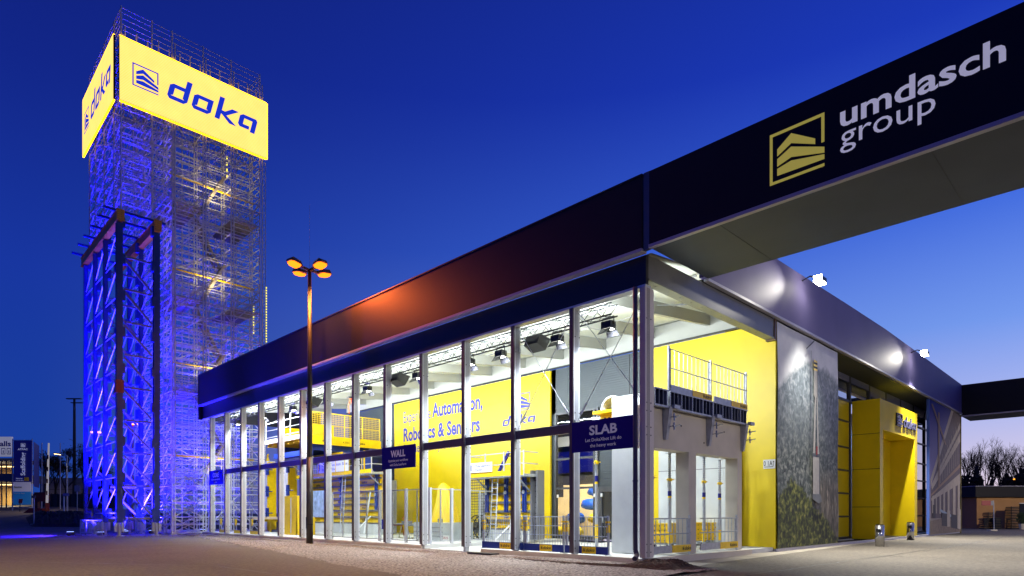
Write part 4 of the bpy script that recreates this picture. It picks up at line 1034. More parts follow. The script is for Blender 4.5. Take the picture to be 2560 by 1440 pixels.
# ------------------------------------------------------------------ blue-kicked mesh fence along the plinth
def fence(y1, y0, label):
    t = thing('mesh_fence', label, 'fence', (.35, y1, .2), 'mesh fences with blue toe boards')
    x = .35; m = MB()
    for z in (1.27, .95, .62): m.tube((x,y1,.2+z), (x,y0,.2+z), .014, 5)
    n_ = int((y1-y0)/.12)
    for k in range(n_+1): m.tube((x,y1+(y0-y1)*k/n_,.42), (x,y1+(y0-y1)*k/n_,1.47), .007, 4, caps=False)
    m.build('mesh', mat('mesh_steel', (150,160,190), .4, .3), t)
    for y in (y1-.03, y0+.03):
        m = MB(); m.box(x+.03, x+.09, y-.035, y+.035, .2, 1.52); m.box(x-.1, x+.2, y-.03, y+.03, .2, .225); ps = m.build('post', GALV, t)
        m = MB(); m.box(x+.022, x+.098, y-.043, y+.043, .95, 1.2); m.box(x-.02, x+.1, y-.05, y+.05, 1.27, 1.33); m.build('sleeve', YELD, ps)
    m = MB(); m.box(x-.03, x+.0, y1, y0, .22, .48); tb = m.build('toe_board', mat('blue_board', (10,40,130), .45), t)
    yc = y0+(y1-y0)*.42
    m = MB(); m.box(x-.038, x-.031, yc-.3, yc+.3, .235, .465); m.build('yellow_plate', YELD, tb)
    m = MB(); mark(m, (x-.039,yc+.25,.30), UL, VZ, .1, .11, .003); word(m, (x-.039,yc+.12,.30), UL, VZ, .36, .075, .003); m.build('lettering', BLK, tb)
fence(7.85, 5.55, 'mesh fence with blue toe board farthest from the corner')
fence(5.5, 3.6, 'mesh fence with blue toe board in the middle, behind a white column')
fence(3.5, 1.66, 'mesh fence with blue toe board beside the pale pier')

# ------------------------------------------------------------------ glass barriers
def glass(p, q, label, grp='glass barrier panels round the robot area'):
    p, q = Vector(p), Vector(q); t = thing('glass_barrier', label, 'barrier', p, grp)
    m = MB(); up = Vector((0,0,1))
    m.bar(p+up*2.5, q+up*2.5, .05, .05); m.bar(p+up*.12, q+up*.12, .05, .05); mid = p.lerp(q, .5); m.bar(mid+up*.12, mid+up*2.5, .05, .05, up=(1,0,0)); m.build('frame', GALV, t)
    m = MB(); m.bar(p+up*1.31, q+up*1.31, .012, 2.3); m.build('pane', GLASS, t)
    m = MB(); m.bar(p, p+up*2.56, .12, .12, up=(1,0,0)); m.build('post', ALU, t)
    return t
gy = [20.8, 18.4, 16.0, 13.75, 12.0]
for k, (a, b) in enumerate(zip(gy, gy[1:])):
    glass((.8,a,.2), (.8,b,.2), ['glass barrier panel farthest along the front, right of the street lamp pole', 'glass barrier panel before the formwork ladder, second from the lamp pole', 'glass barrier panel left of the WALL board', 'glass barrier panel below the WALL board beside the corner post'][k])
glass((.8,11.9,.2), (2.0,11.9,.2), 'short glass barrier panel turning inward at the corner post')
glass((2.05,11.9,.2), (3.3,11.9,.2), 'inner glass barrier panel turned inward, nearest the draped robot')
t = glass((3.3,12.3,.2), (5.2,12.5,.2), 'rear glass barrier panel beside the formwork mesh')

# draped robot on its plinth
g = MB(); nseg, rows_ = 40, 26; rr_ = random.Random(5); vs_ = []
for j in range(rows_):
    s = j/(rows_-1)
    for i in range(nseg):
        a = 2*math.pi*i/nseg
        lean = .42*math.sin(s*2.1)-.55*s
        rad = (1.02-.70*s**.8)*(1+.10*math.sin(a*7+s*3)*(1-s*.6)+.06*math.sin(a*11-s*5)*(1-s))
        if s > .9: rad *= max(.10, (1-s)/.1)**.55
        x = 4.2+rad*.72*math.cos(a)+.15*s; y = 15.3+rad*1.02*math.sin(a)-lean*.8
        vs_.append((x, y, 1.0-.45*max(0,math.sin(a-.4))*(1-s)+2.2*s))
g.add(vs_, [(i+j*nseg, (i+1) % nseg+j*nseg, (i+1) % nseg+(j+1)*nseg, i+(j+1)*nseg) for j in range(rows_-1) for i in range(nseg)]+[tuple(range((rows_-1)*nseg, rows_*nseg))])
t = thing('draped_robot', 'tall robot arm hidden under a pleated yellow cover', 'covered machine', (4.2,15.3,.9))
g.build('cover', YELF, t, True)
m_ = MB(); mark(m_, (3.42,15.6,1.72), UL, VZ, .22, .2); word(m_, (3.42,15.75,1.55), UL, VZ, .5, .1); m_.build('lettering', BLK, t)
t = thing('steel_pedestal', 'broad grey ribbed steel pedestal under the draped robot', 'pedestal', (4,15,.2))
m_ = MB(); m_.box(3.2, 5.2, 14.0, 16.5, .2, 1.12); m_.build('box', mat('zinc_sheet', (186,190,192), .35, .3, noise=(2,.08)), t)
m_ = MB()
for z in (.42, .64, .86): m_.box(3.18, 3.2, 14.0, 16.5, z, z+.025)
for y in (14.2, 14.5): m_.tube((3.3,y,1.12), (3.3,y,1.32), .04, 6)
m_.build('rib', STEELG, t)
g = MB(); g.box(3.0, 3.02, 13.3, 13.75, .25, .5); text(g, 'DELTA', (3.0,13.72,.33), UL, VZ, .38, .1, .01, .004, 1)
tag(g.build('floor_plate', [WHITE, REDP]), 'small white plate with red letters leaning by the steel pedestal', 'sign')
# work table on trestles
t = thing('work_table', 'long grey worktop lying on two trestles behind the glass barriers', 'table', (4,18.4,.2))
m_ = MB(); m_.box(3.4, 4.6, 16.9, 20.1, .96, 1.02); m_.build('tabletop', STEELG, t)
for y, mt in ((19.4, REDP), (17.6, GALV)):
    tr = MB(); tr.bar((3.5,y,.92), (4.5,y,.92), .06, .06); o = tr.build('trestle', mt, t)
    for x in (3.55, 4.45):
        for dy in (-.28,.28): m_ = MB(); m_.bar((x,y,.92), (x,y+dy,.2), .04, .04, up=(1,0,0)); m_.build('leg', mt if dy < 0 else WHITE, o)
g = MB(); g.box(3.3, 3.7, 19.4, 19.9, .7, 1.25); tag(g.build('tool_case', BLUE), 'small blue case standing by the trestle table', 'case')
t = thing('tool_box', 'open grey tool box lying on the trestle table', 'box', (4,18.2,1.02))
m_ = MB(); m_.box(3.8, 4.2, 18.0, 18.5, 1.02, 1.16); m_.build('tray', STEELG, t); m_ = MB(); m_.tube((4,18.05,1.16), (4,18.45,1.3), .03, 6); m_.tube((3.9,18.3,1.16), (3.95,18.6,1.36), .02, 6); m_.build('tools', REDP, t)
# cable reel
t = thing('cable_reel', 'black spoked cable reel standing on edge behind the inner glass', 'cable reel', (5.6,14.0,.2))
for dx in (-.18,.18):
    m_ = MB()
    for k in range(24):
        a, b = 2*math.pi*k/24, 2*math.pi*(k+1)/24; m_.bar((5.6+dx,14.0+.62*math.cos(a),.85+.62*math.sin(a)), (5.6+dx,14.0+.62*math.cos(b),.85+.62*math.sin(b)), .05, .06, up=(1,0,0))
    for k in range(6): a = math.pi*k/6; m_.tube((5.6+dx,14-.6*math.cos(a),.85-.6*math.sin(a)), (5.6+dx,14+.6*math.cos(a),.85+.6*math.sin(a)), .02, 5)
    m_.build('flange', RUBBER, t)
m_ = MB(); m_.tube((5.44,14.0,.85), (5.76,14.0,.85), .3, 16); m_.build('drum', mat('cable_grey', (50,50,54), .6), t)
for y0, y1, nm in ((16.6,15.0,'behind the draped robot'), (15.9,14.2,'beside the numbered formwork')):
    t = thing('rebar_mesh', 'upright steel reinforcement mesh '+nm, 'rebar mesh', (6.6,y0,.2), 'reinforcement meshes')
    xx = 6.9 if y0 > 16 else 6.55; m_ = MB()
    for k in range(int((y0-y1)/.15)+1): m_.tube((xx,y0-.15*k,.2), (xx,y0-.15*k,3.45), .012, 5, caps=False)
    m_.build('vertical_bars', mat('rebar', (60,60,66), .6), t); m_ = MB()
    for k in range(22): m_.tube((xx-.02,y0,.3+.15*k), (xx-.02,y1,.3+.15*k), .012, 5, caps=False)
    m_.build('horizontal_bars', MATS['rebar'], t)
g = MB(); g.box(6.7, 6.8, 14.1, 15.3, .2, 2.7); g.box(6.66, 6.7, 14.3, 14.36, 2.1, 2.3); g.box(6.66, 6.7, 14.7, 14.76, 2.1, 2.3)
tag(g.build('leaning_slab', CONCW), 'pale upright concrete panel behind the reinforcement mesh', 'panel')

# ------------------------------------------------------------------ numbered wall formwork units
def formwork(x, y1, y0, base, top, deckx, deckz, num, lines, signy, lads, label, n_pan):
    t = thing('wall_formwork', label, 'formwork', (x, (y0+y1)/2, .2), 'numbered wall formwork units')
    hgt = (top-base)/n_pan
    for k in range(n_pan):
        z = base+hgt*k; c = (y1-y0)/3
        for j in range(3):
            m = MB(); m.box(x, x+.1, y0+c*j+.02, y0+c*(j+1)-.02, z+.08, z+hgt-.06); m.box(x-.04, x, y0+c*j+.02, y0+c*j+.08, z+.08, z+hgt-.06); m.box(x-.04, x, y0+c*(j+1)-.08, y0+c*(j+1)-.02, z+.08, z+hgt-.06)
            pn = m.build('panel', YELD, t)
            if (k+j) % 2 == 0:
                m = MB(); yy = y0+c*(j+.72)
                if k % 2: mark(m, (x,yy,z+hgt*.25), UL, VZ, .34, hgt*.5, .006)
                else: word(m, (x,yy,z+hgt*.3), UL, VZ, .62, hgt*.28, .006)
                m.build('lettering', INK if k % 2 else BLK, pn)
        m = MB(); m.box(x-.12, x-.0, y0-.1, y1+.1, z-.02, z+.03); m.box(x-.12, x-.0, y0-.1, y1+.1, z+.045, z+.075); m.build('waling', STEELG, t)
    m = MB(); m.box(x+.1, x+.16, y0, y1, base, top); m.build('sheathing', WOOD, t)
    m = MB(); m.box(x-.2, x+.5, y0-.1, y1+.1, .2, base-.03); m.build('kicker', CONCF, t)
    for y in (y0+.25, (y0+y1)/2-.1, y1-.3):
        m = MB(); m.box(x-.24, x-.13, y-.11, y-.03, base+.9, top-.1); m.box(x-.24, x-.13, y+.03, y+.11, base+.9, top-.1); so = m.build('soldier', BLUEF, t)
        m = MB(); m.tube((x-.3,y,base+1.9), (x-.2,y,base+1.9), .09, 10); m.build('tie_nut', GALV, so); m = MB(); m.tube((x-.3,y,top-.5), (x-.2,y,top-.5), .07, 10); m.build('tie_nut', GALV, so)
    # working platform with rail
    m = MB(); m.box(deckx, x-.02, y0-.5, y1+.3, deckz, deckz+.12); dk = m.build('deck', GALV, t)
    m = MB(); m.box(deckx-.03, deckx, y0-.5, y1+.3, deckz+.06, deckz+.30); m.build('toe_board', YELD, dk)
    m = MB(); n_ = max(3, int((y1-y0)/1.05))
    for z in (.62, 1.18): m.tube((deckx,y0-.5,deckz+z), (deckx,y1+.3,deckz+z), .024, 6); m.tube((deckx,y1+.3,deckz+z), (x,y1+.3,deckz+z), .024, 6); m.tube((deckx,y0-.5,deckz+z), (x,y0-.5,deckz+z), .024, 6)
    m.build('handrail', ALU, t)
    for k in range(n_+1):
        y = y0-.5+(y1-y0+.8)*k/n_; m = MB(); m.bar((deckx,y,deckz), (deckx,y,deckz+1.25), .05, .05, up=(1,0,0)); m.build('rail_post', ALU, t)
    for y in (y0, y1-.3):
        m = MB(); m.bar((deckx+.1,y,deckz-.02), (x-.1,y,deckz-.65), .06, .06, up=(0,1,0)); m.build('bracket', GALV, t)
    for y, nm in lads:
        m = MB()
        for dy in (-.2,.2): m.tube((deckx+.1,y+dy,.3), (deckx+.3,y+dy,deckz+.1), .03, 6)
        for k in range(int((deckz-.3)/.3)): f_ = (k+.5)/((deckz-.3)/.3); m.tube((deckx+.1+.2*f_,y-.2,.3+(deckz-.3)*f_), (deckx+.1+.2*f_,y+.2,.3+(deckz-.3)*f_), .018, 5)
        m.build('ladder', ALU, t)
    m = MB(); m.tube((deckx+.2,y0+.7,.3), (x-.2,y0+.9,base+2.1), .05, 8); m.tube((deckx-.3,y0+1.2,.25), (x-.2,y0+.9,base+.5), .04, 8); m.build('raking_prop', WHITE, t)
    s = thing('unit_sign', 'white board numbered %s on the formwork platform railing' % num, 'sign', (deckx,signy,deckz+.4), 'white number boards')
    m = MB(); m.box(deckx-.09, deckx-.05, signy-lines[1]*1.0, signy, deckz+.3, deckz+.3+lines[2]); m.build('board', WHITE, s)
    m = MB(); hh = lines[2]; text(m, num, (deckx-.09,signy-.1,deckz+.3+hh*.2), UL, VZ, None, hh*.6, .03, .005)
    for i, ln in enumerate(lines[0]): text(m, ln, (deckx-.09,signy-.1-hh*.75,deckz+.3+hh*(.56-.4*i)), UL, VZ, (lines[1]-hh*.75-.2)*(1 if i == 0 else .55), hh*.24, .008 if i == 0 else 0, .005)
    m.build('lettering', INK, s)
    return t
formwork(6.0, 13.9, 10.6, .75, 3.5, 5.0, 3.38, '1', (['Doka LeanForm', 'Factory'], 1.7, .5), 13.95, [(12.4,'')], 'yellow wall formwork with ladder and railed platform before the yellow banner', 6)
formwork(6.0, 33.6, 24.0, .9, 4.3, 5.0, 4.1, '3', (['Construction Site', 'Baustelle'], 4.2, .75), 30.4, [(27.4,'')], 'long yellow wall formwork with railed platform under the yellow cage', 8)
# grey end post panels of the formwork
for y, x, nm in ((10.3,6.0,'at the end of the formwork numbered 1'), (23.3,6.2,'at the end of the formwork numbered 3')):
    t = thing('stop_end_panel', 'tall grey steel panel standing '+nm, 'formwork', (x,y,.2), 'grey stop end panels')
    m_ = MB(); m_.box(x-.15, x+.35, y-.3, y-.22, .3, 3.7); m_.box(x-.15, x+.35, y+.1, y+.18, .3, 3.7); m_.box(x+.1, x+.16, y-.22, y+.1, .3, 3.7); m_.build('panel', STEELG, t)
    m_ = MB()
    for k in range(12): m_.box(x+.08, x+.1, y-.2, y+.08, .5+.27*k, .53+.27*k)
    m_.build('rungs', DARK, t)  # dark rungs standing proud of the panel web
# hook-up winch bar on the first platform
t = thing('push_pull_strut', 'blue strut leaning across the railing of the platform numbered 1', 'strut', (5.2,11.6,3.5))
m_ = MB(); m_.bar((5.1,12.0,3.55), (5.3,11.4,4.65), .16, .12); m_.build('profile', BLUE, t); m_ = MB(); m_.tube((5.2,11.4,4.4), (5.3,10.8,4.45), .025, 6); m_.build('tie_rod', STST, t)
# raised yellow cage platform
t = thing('cage_platform', 'raised yellow platform caged with mesh panels on blue beams', 'platform', (2.5,27.3,6.2))
m_ = MB(); m_.box(2.4, 8.1, 27.3, 33.2, 6.52, 6.64); m_.build('deck', WOOD, t)
for k in range(8): m_ = MB(); y = 27.4+.8*k; m_.box(2.5, 8.0, y, y+.09, 6.26, 6.52); m_.build('timber_beam', YELT, t)
m_ = MB(); m_.box(2.34, 2.42, 27.25, 33.2, 6.45, 6.75); m_.build('front_board', mat('pale_board', (226,214,186), .5), t)
m_ = MB(); m_.box(2.45, 8.1, 27.22, 27.3, 6.12, 6.66); sb_ = m_.build('side_board', YELD, t)
m_ = MB(); word(m_, (3.6,27.22,6.3), UR, VZ, .5, .1, .006); word(m_, (6.3,27.22,6.3), UR, VZ, .5, .1, .006); text(m_, '4.50m', (5.1,27.22,6.3), UR, VZ, .5, .13, 0, .006); m_.build('lettering', BLK, sb_)
for k in range(4):
    x0 = 2.5+1.38*k; x1 = x0+1.36
    fr_ = MB(); fr_.path([(x0,27.26,6.68),(x1,27.26,6.68),(x1,27.26,8.2),(x0,27.26,8.2),(x0,27.26,6.68)], .035, 6); fr_.tube((x0,27.26,7.4), (x1,27.26,7.4), .02, 5); o = fr_.build('cage_panel', YELD, t)
    m_ = MB()
    for j in range(1, 12): m_.tube((x0+(x1-x0)*j/12,27.26,6.7), (x0+(x1-x0)*j/12,27.26,8.18), .009, 4, caps=False)
    for j in range(1, 12): m_.tube((x0,27.26,6.7+1.48*j/12), (x1,27.26,6.7+1.48*j/12), .009, 4, caps=False)
    m_.build('mesh', YELD, o)
m_ = MB()
for z in (6.9, 7.4, 7.9):
    m_.tube((2.4,27.4,z), (2.4,33.1,z), .03, 6)
for y in (27.4, 29.3, 31.2, 33.1): m_.tube((2.4,y,6.6), (2.4,y,8.3), .035, 6)
m_.build('front_rail', ALU, t)
m_ = MB(); m_.box(4.2, 6.3, 30.6, 30.7, 6.7, 7.9); m_.box(3.2, 5.2, 32.4, 32.5, 6.7, 7.7); m_.build('mast_casing', YELD, t)
m_ = MB(); m_.box(3.0, 7.6, 28.0, 28.25, 5.8, 6.24); m_.box(3.0, 7.6, 31.9, 32.15, 5.8, 6.24); m_.box(2.9, 3.15, 27.6, 33, 5.45, 5.8); m_.box(7.2, 7.5, 27.6, 33, 5.45, 5.8); m_.box(7.1, 7.6, 27.7, 28.2, 4.2, 5.8); m_.build('blue_beam', mat('bright_blue', (24,60,170), .45), t)
for a, b in (((3.1,28,5.5),(4.6,28,4.4)), ((7.3,28,5.6),(7.9,27.7,4.3)), ((3.2,32,5.5),(4.6,32,4.4))):
    m_ = MB(); m_.tube(a, b, .03, 6); m_.build('tie_rod', ALU, t)
m_ = MB(); m_.box(3.0, 7.6, 28.6, 31.6, 5.1, 5.45); m_.build('hydraulic_unit', DARK, t)
t = thing('lower_cage', 'lower yellow mesh cage hanging under the blue beams', 'platform', (5,27.6,4.2))
m_ = MB(); m_.box(4.9, 5.0, 27.0, 33.0, 5.5, 5.7); m_.build('top_board', YELD, t); m_ = MB()
for k in range(8): m_.box(4.9, 4.96, 24.2+1.2*k, 24.28+1.2*k, 4.3, 5.6)
m_.build('post', YELD, t)
m_ = MB()
for k in range(30): m_.tube((4.93,24.3+.29*k,4.35), (4.93,24.3+.29*k,5.5), .01, 4, caps=False)
m_.build('mesh', YELD, t)
# hanging chain sling
t = thing('chain_sling', 'orange chain sling hanging from the roof over the cage platform', 'sling', (3.6,23.6,8.6))
m_ = MB(); m_.tube((3.6,23.6,9.6), (3.6,23.6,8.75), .012, 5); m_.box(3.4, 3.8, 23.5, 23.7, 8.66, 8.76); m_.build('hook_block', DARK, t)
m_ = MB(); m_.path([(3.55,23.55,8.66),(3.5,23.7,8.2),(3.6,23.8,7.75)], .03, 5); m_.path([(3.65,23.65,8.66),(3.6,23.4,8.25),(3.55,23.3,7.8)], .03, 5); m_.build('chain', ORANGE, t)
# pale column forms
for i, (x, y, z1, nm) in enumerate(((4.6,38.2,5.7,'farther pale column form with yellow edges beside the stair scaffold'), (4.6,34.6,6.2,'nearer pale column form with yellow edges left of the long formwork'))):
    t = thing('column_form', nm, 'formwork', (x,y,.2), 'pale column forms')
    m_ = MB(); m_.box(x-.1, x+.5, y-.45, y+.45, .3, z1); m_.build('face', mat('form_white', (220,220,228), .5), t)
    m_ = MB(); m_.box(x-.15, x+.55, y+.45, y+.56, .3, z1-.1); m_.box(x-.15, x+.55, y-.56, y-.45, .3, z1-.1); m_.build('edge', YELD, t)
    for k in range(3): m_ = MB(); z = 1.2+1.7*k; m_.box(x-.25, x-.1, y-.7, y-.42, z, z+.8); m_.tube((x-.3,y-.5,z+.4), (x+.1,y-.9,z+.4), .04, 6); m_.build('clamp', BLUEF, t)
    m_ = MB(); m_.tube((x+.1,y,z1), (x+.1,y,z1+.4), .14, 8, .06); m_.tube((x+.1,y+.1,z1+.4), (x+.1,y-.1,z1+.55), .07, 6); m_.build('lifting_head', YELD, t)
# covered box, screen panel
t = thing('covered_cabinet', 'tall boxy machine zipped under a smooth yellow cover', 'covered machine', (2.4,28.4,.2))
g = MB(); nx_, nz_ = 14, 16
def side(p, q, s0):
    p, q = Vector(p), Vector(q); b = len(g.v); d = (q-p).normalized(); n_ = Vector((d.y,-d.x,0))
    for j in range(nz_+1):
        for i in range(nx_+1):
            f_ = i/nx_; h_ = j/nz_; c = p.lerp(q, f_)+Vector((0,0,.2+2.5*h_)); fold = .035*math.sin(f_*15+s0+h_*2)*math.sin(math.pi*f_)*(1-h_*.7)
            g.v.append(tuple(c+n_*fold+n_*.06*(1-h_)))
    for j in range(nz_):
        for i in range(nx_): g.f.append((b+i+j*(nx_+1), b+i+1+j*(nx_+1), b+i+1+(j+1)*(nx_+1), b+i+(j+1)*(nx_+1))); g.m.append(0)
side((1.9,29.6,0), (1.9,27.3,0), 0); side((1.9,27.3,0), (3.1,27.3,0), 2); side((3.1,27.3,0), (3.1,29.6,0), 1); side((3.1,29.6,0), (1.9,29.6,0), 3)
g.box(1.9, 3.1, 27.3, 29.6, 2.69, 2.72); g.build('cover', YELF, t, True)
m_ = MB(); m_.box(1.80, 1.86, 28.0, 28.03, .3, 2.6); m_.build('zip', GALV, t)
t = thing('splash_panel', 'tall panel painted with pale blue strokes behind the street lamp pole', 'panel', (2.4,25.6,.2))
m_ = MB(); m_.box(2.4, 2.46, 24.6, 26.6, 1.35, 3.0); m_.build('board', mat('blue_strokes', (150,176,224), .5, noise=(2.5,.5)), t)
m_ = MB(); m_.tube((2.43,24.7,.2), (2.43,24.7,1.35), .04, 6); m_.tube((2.43,26.5,.2), (2.43,26.5,1.35), .04, 6); m_.build('leg', GALV, t)
t = thing('stack_of_boards', 'pale timber boards lying on yellow trestles by the column forms', 'timber', (4.0,33.5,.2))
m_ = MB(); m_.box(3.2, 4.6, 32.0, 37.6, 1.15, 1.32); m_.build('boards', WOOD, t); m_ = MB()
for y in (32.6, 35, 37): m_.box(3.4, 4.4, y-.06, y+.06, .95, 1.15); m_.box(3.5, 3.6, y-.06, y+.06, .2, .95); m_.box(4.2, 4.3, y-.06, y+.06, .2, .95)
m_.build('trestle', YELD, t)
# low guard rails along the sill at the far bays
for k, (a, b, nm) in enumerate(((37.0,35.0,'behind the CORE board'), (34.2,32.1,'in the third bay from the tower'), (31.4,29.9,'beside the covered cabinet'))):
    t = thing('edge_guard', 'low silver edge guard with yellow toe board '+nm, 'railing', (.6,a,.2), 'edge guards in the far bays')
    m_ = MB(); m_.path([(.6,a,.2),(.6,a,1.35),(.6,b,1.35),(.6,b,.2)], .03, 6); m_.tube((.6,a,.8), (.6,b,.8), .025, 6); m_.tube((.6,a-.3,.2), (.6,a-.3,1.35), .025, 6); m_.build('frame', GALV, t)
    m_ = MB(); m_.box(.57, .6, b, a, .2, .42); m_.build('toe_board', YELD, t)
    m_ = MB(); m_.box(.54, .64, a-.36, a-.27, .75, 1.2); m_.build('sleeve', YELD, t)

# ------------------------------------------------------------------ seen through the window: timber bleachers
for k in range(4):
    g = MB(); g.box(12.6+1.1*k, 13.7+1.1*k, 6.5, 17, .2, .95+.85*k)
    tag(g.build('bleacher_step', WOOD), ['lowest pale timber seating step seen through the window', 'second pale timber seating step seen through the window', 'third pale timber seating step seen through the window', 'topmost pale timber seating step seen through the window'][k], 'bleacher', 'timber seating steps')
def cushion(x, y, z, m_, lb, rx=.5, ry=.8):
    g = MB(); n_, r_ = 14, 8; sd = rnd.random()*6
    for j in range(r_+1):
        p_ = math.pi*j/r_
        for i in range(n_):
            a = 2*math.pi*i/n_; rr = math.sin(p_)**.6*(1+.16*math.sin(a*3+sd)+.10*math.sin(a*5+p_*3+sd))*.8
            g.v.append((x+rx*rr*math.cos(a), y+ry*rr*math.sin(a), z+.32-.32*math.cos(p_)*(1+.1*math.sin(a*2+sd))))
    g.f = [(i+j*n_, (i+1) % n_+j*n_, (i+1) % n_+(j+1)*n_, i+(j+1)*n_) for j in range(r_) for i in range(n_)]; g.m = [0]*len(g.f)
    tag(g.build('bean_cushion', m_, None, True), lb, 'cushion', 'bean cushions on the seating')
CB = mat('cushion_blue', (30,90,190), .7); CYL = mat('cushion_yellow', (235,200,20), .7)
cushion(13.1,13.6,.98,CB,'blue bean cushion on the lowest step at the window side'); cushion(13.2,12.0,.98,CYL,'yellow bean cushion on the lowest step'); cushion(14.2,13.3,1.83,CB,'blue bean cushion on the second step')
cushion(14.3,11.6,1.83,CYL,'yellow bean cushion on the second step'); cushion(16.4,13.9,3.53,CB,'blue bean cushion on the topmost step'); cushion(15.3,13.5,2.68,CB,'blue bean cushion on the third step', .5, 1.0); cushion(11.9,13.2,.25,CYL,'yellow bean cushion on the hall floor by the window', .5, 1.2)
t = thing('ceiling_lamp', 'lit lamp under the ceiling of the inner hall', 'ceiling lamp', (13,12,8.9))
m_ = MB(); m_.box(12, 14, 11.6, 12.4, 8.9, 9.2); m_.build('housing', DARK, t); m_ = MB(); m_.box(12.1, 13.9, 11.7, 12.3, 8.86, 8.9); m_.build('lens', emission('hall_lens', (255,235,200), 8), t)
spot(t, (10.8,12,8.0), (14.5,12.5,0), 7000, (1,.96,.88), 150, .4, .4)
t = thing('hall_spotlight', 'blue tinted spotlight hanging inside the window', 'stage light', (11.5,12.3,5.7))
m_ = MB(); m_.tube((11.5,12.5,5.9), (11.3,12.2,5.6), .16, 10); m_.build('can', DARK, t); m_ = MB(); m_.tube((11.5,12.45,5.9), (11.5,12.45,9.2), .02, 5); m_.build('hanger', GALV, t); m_ = MB(); m_.tube((11.3,12.2,5.6), (11.29,12.18,5.58), .13, 10); m_.build('lens', emission('blue_can', (60,60,255), 2), t)

# ------------------------------------------------------------------ yard at the far left
def Q(d, px, z): return DT(d, (px-1280)/1570.8*d, z)          # helper for far things: distance, bearing, height
def facing(d, px):
    """picture-right and up axes of something that faces the viewpoint, out there"""
    return Vector((FY,-FX,0))
uq = Vector((FY,-FX,0)); vz = VZ
def slab(mb, d, x0, x1, z0, z1, dep=.1, mi=0):
    p = Q(d, x0, z0); q = Q(d, x1, z1); wd = (q-p).dot(uq)
    mb.plate([(0,0),(wd,0),(wd,z1-z0),(0,z1-z0)], p+Vector((FX,FY,0))*dep, uq, vz, dep, mi)
mnd = MB(); nx, ny = 50, 24; rg = random.Random(11)
for j in range(ny):
    for i in range(nx):
        a, b = i/(nx-1), j/(ny-1); d = 58+16*b; px = 60+175*a+ (1-b)*14
        p = Q(d, px, 0); hgt = 1.0*math.sin(math.pi*min(1, b*1.0))**.6*min(1, a*6)*(1 if a < .85 else (1-a)/.15)
        mnd.v.append((p.x, p.y, gz(p.x,p.y)-.05+max(0, hgt)*(1+rg.uniform(-.16,.16))))
mnd.f = [(i+j*nx, i+1+j*nx, i+1+(j+1)*nx, i+(j+1)*nx) for j in range(ny-1) for i in range(nx-1)]; mnd.m = [0]*len(mnd.f)
struct(mnd.build('earth_mound', mat('earth', (52,40,34), .95, noise=(1.3,.45), bump=(3,.8))))
def gzq(d, px): p = Q(d, px, 0); return gz(p.x, p.y)
# halls building
z0 = gzq(96, 10); t = thing('halls_building', 'low lit glass building with white sign on top at the picture edge', 'building', Q(96,10,z0))
m_ = MB(); slab(m_, 96, -160, 30, z0+4.0, z0+5.2, 8); slab(m_, 96.2, -160, 30, z0+7.2, z0+7.6, 8); m_.build('floor_band', mat('hall_band', (90,90,100), .6), t)
m_ = MB(); slab(m_, 104, -160, 30, z0, z0+7.2, .2); m_.build('rear_wall', mat('warm_wall', (190,150,80), .7), t)
m_ = MB(); slab(m_, 96.4, -160, 30, z0, z0+7.2, .04); m_.build('pane', GLASS, t)
m_ = MB()
for px in (-60, -20, 3, 15, 30): slab(m_, 96.3, px-.8, px+.8, z0, z0+7.2, .15)
m_.build('mullion', FRAME, t)
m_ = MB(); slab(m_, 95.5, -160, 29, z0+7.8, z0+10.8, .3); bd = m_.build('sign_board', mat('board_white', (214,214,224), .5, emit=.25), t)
m_ = MB(); p = Q(95.5, 27, z0+8.2); text(m_, 'Halls', Q(95.2, 27.5, z0+9.35), uq, VZ, 2.6, .75, .03, .02, 0, 'R')
for x in (24, 10): slab(m_, 95.2, x-7, x+3, z0+8.1, z0+8.2, .02); slab(m_, 95.2, x-7, x+3, z0+8.95, z0+9.05, .02); slab(m_, 95.2, x-7, x-6, z0+8.2, z0+8.95, .02); slab(m_, 95.2, x+2, x+3, z0+8.2, z0+8.95, .02); slab(m_, 95.2, x-3, x-1, z0+8.3, z0+8.7, .02)
m_.build('lettering', INK, bd)
m_ = MB(); slab(m_, 99, -100, 28, z0+3.6, z0+3.75, .5); slab(m_, 101, -100, 28, z0+6.6, z0+6.75, .5); m_.build('ceiling_light', emission('warm_strip', (255,214,140), 3.5), t)
spot(t, Q(100, 0, z0+6.3), Q(101,0,z0), 2500, (1,.8,.5), 160); spot(t, Q(100, 0, z0+3.2), Q(101,0,z0), 2200, (1,.85,.6), 160)
# scaffold banner tower
z0 = gzq(88, 56); t = thing('banner_scaffold', 'scaffold cube wrapped in dark blue banners beside the lit glass building', 'scaffold', Q(88,56,z0))
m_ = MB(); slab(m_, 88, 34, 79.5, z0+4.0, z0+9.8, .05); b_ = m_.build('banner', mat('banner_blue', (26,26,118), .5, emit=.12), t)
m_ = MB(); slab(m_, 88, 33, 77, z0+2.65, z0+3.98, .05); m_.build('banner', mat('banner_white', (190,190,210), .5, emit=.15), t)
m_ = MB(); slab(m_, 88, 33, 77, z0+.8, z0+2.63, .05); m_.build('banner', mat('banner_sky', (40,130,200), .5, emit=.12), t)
m_ = MB(); text(m_, 'Scaffolding', Q(87.9, 63, z0+4.9), VZ, -uq, 3.2, .62, .02, .03)
text(m_, 'ATPAC', Q(87.9, 57, z0+8.45), uq, VZ, 1.4, .24, .03, .03, 0, 'C'); mark(m_, Q(87.9, 52.5, z0+8.85), uq, VZ, .6, .55, .03); text(m_, 'Visit us at:', Q(87.9, 40, z0+4.4), uq, VZ, .95, .16, .02, .03); text(m_, 'Hall booth outdoor', Q(87.9, 40, z0+4.15), uq, VZ, 1.1, .1, .01, .03)
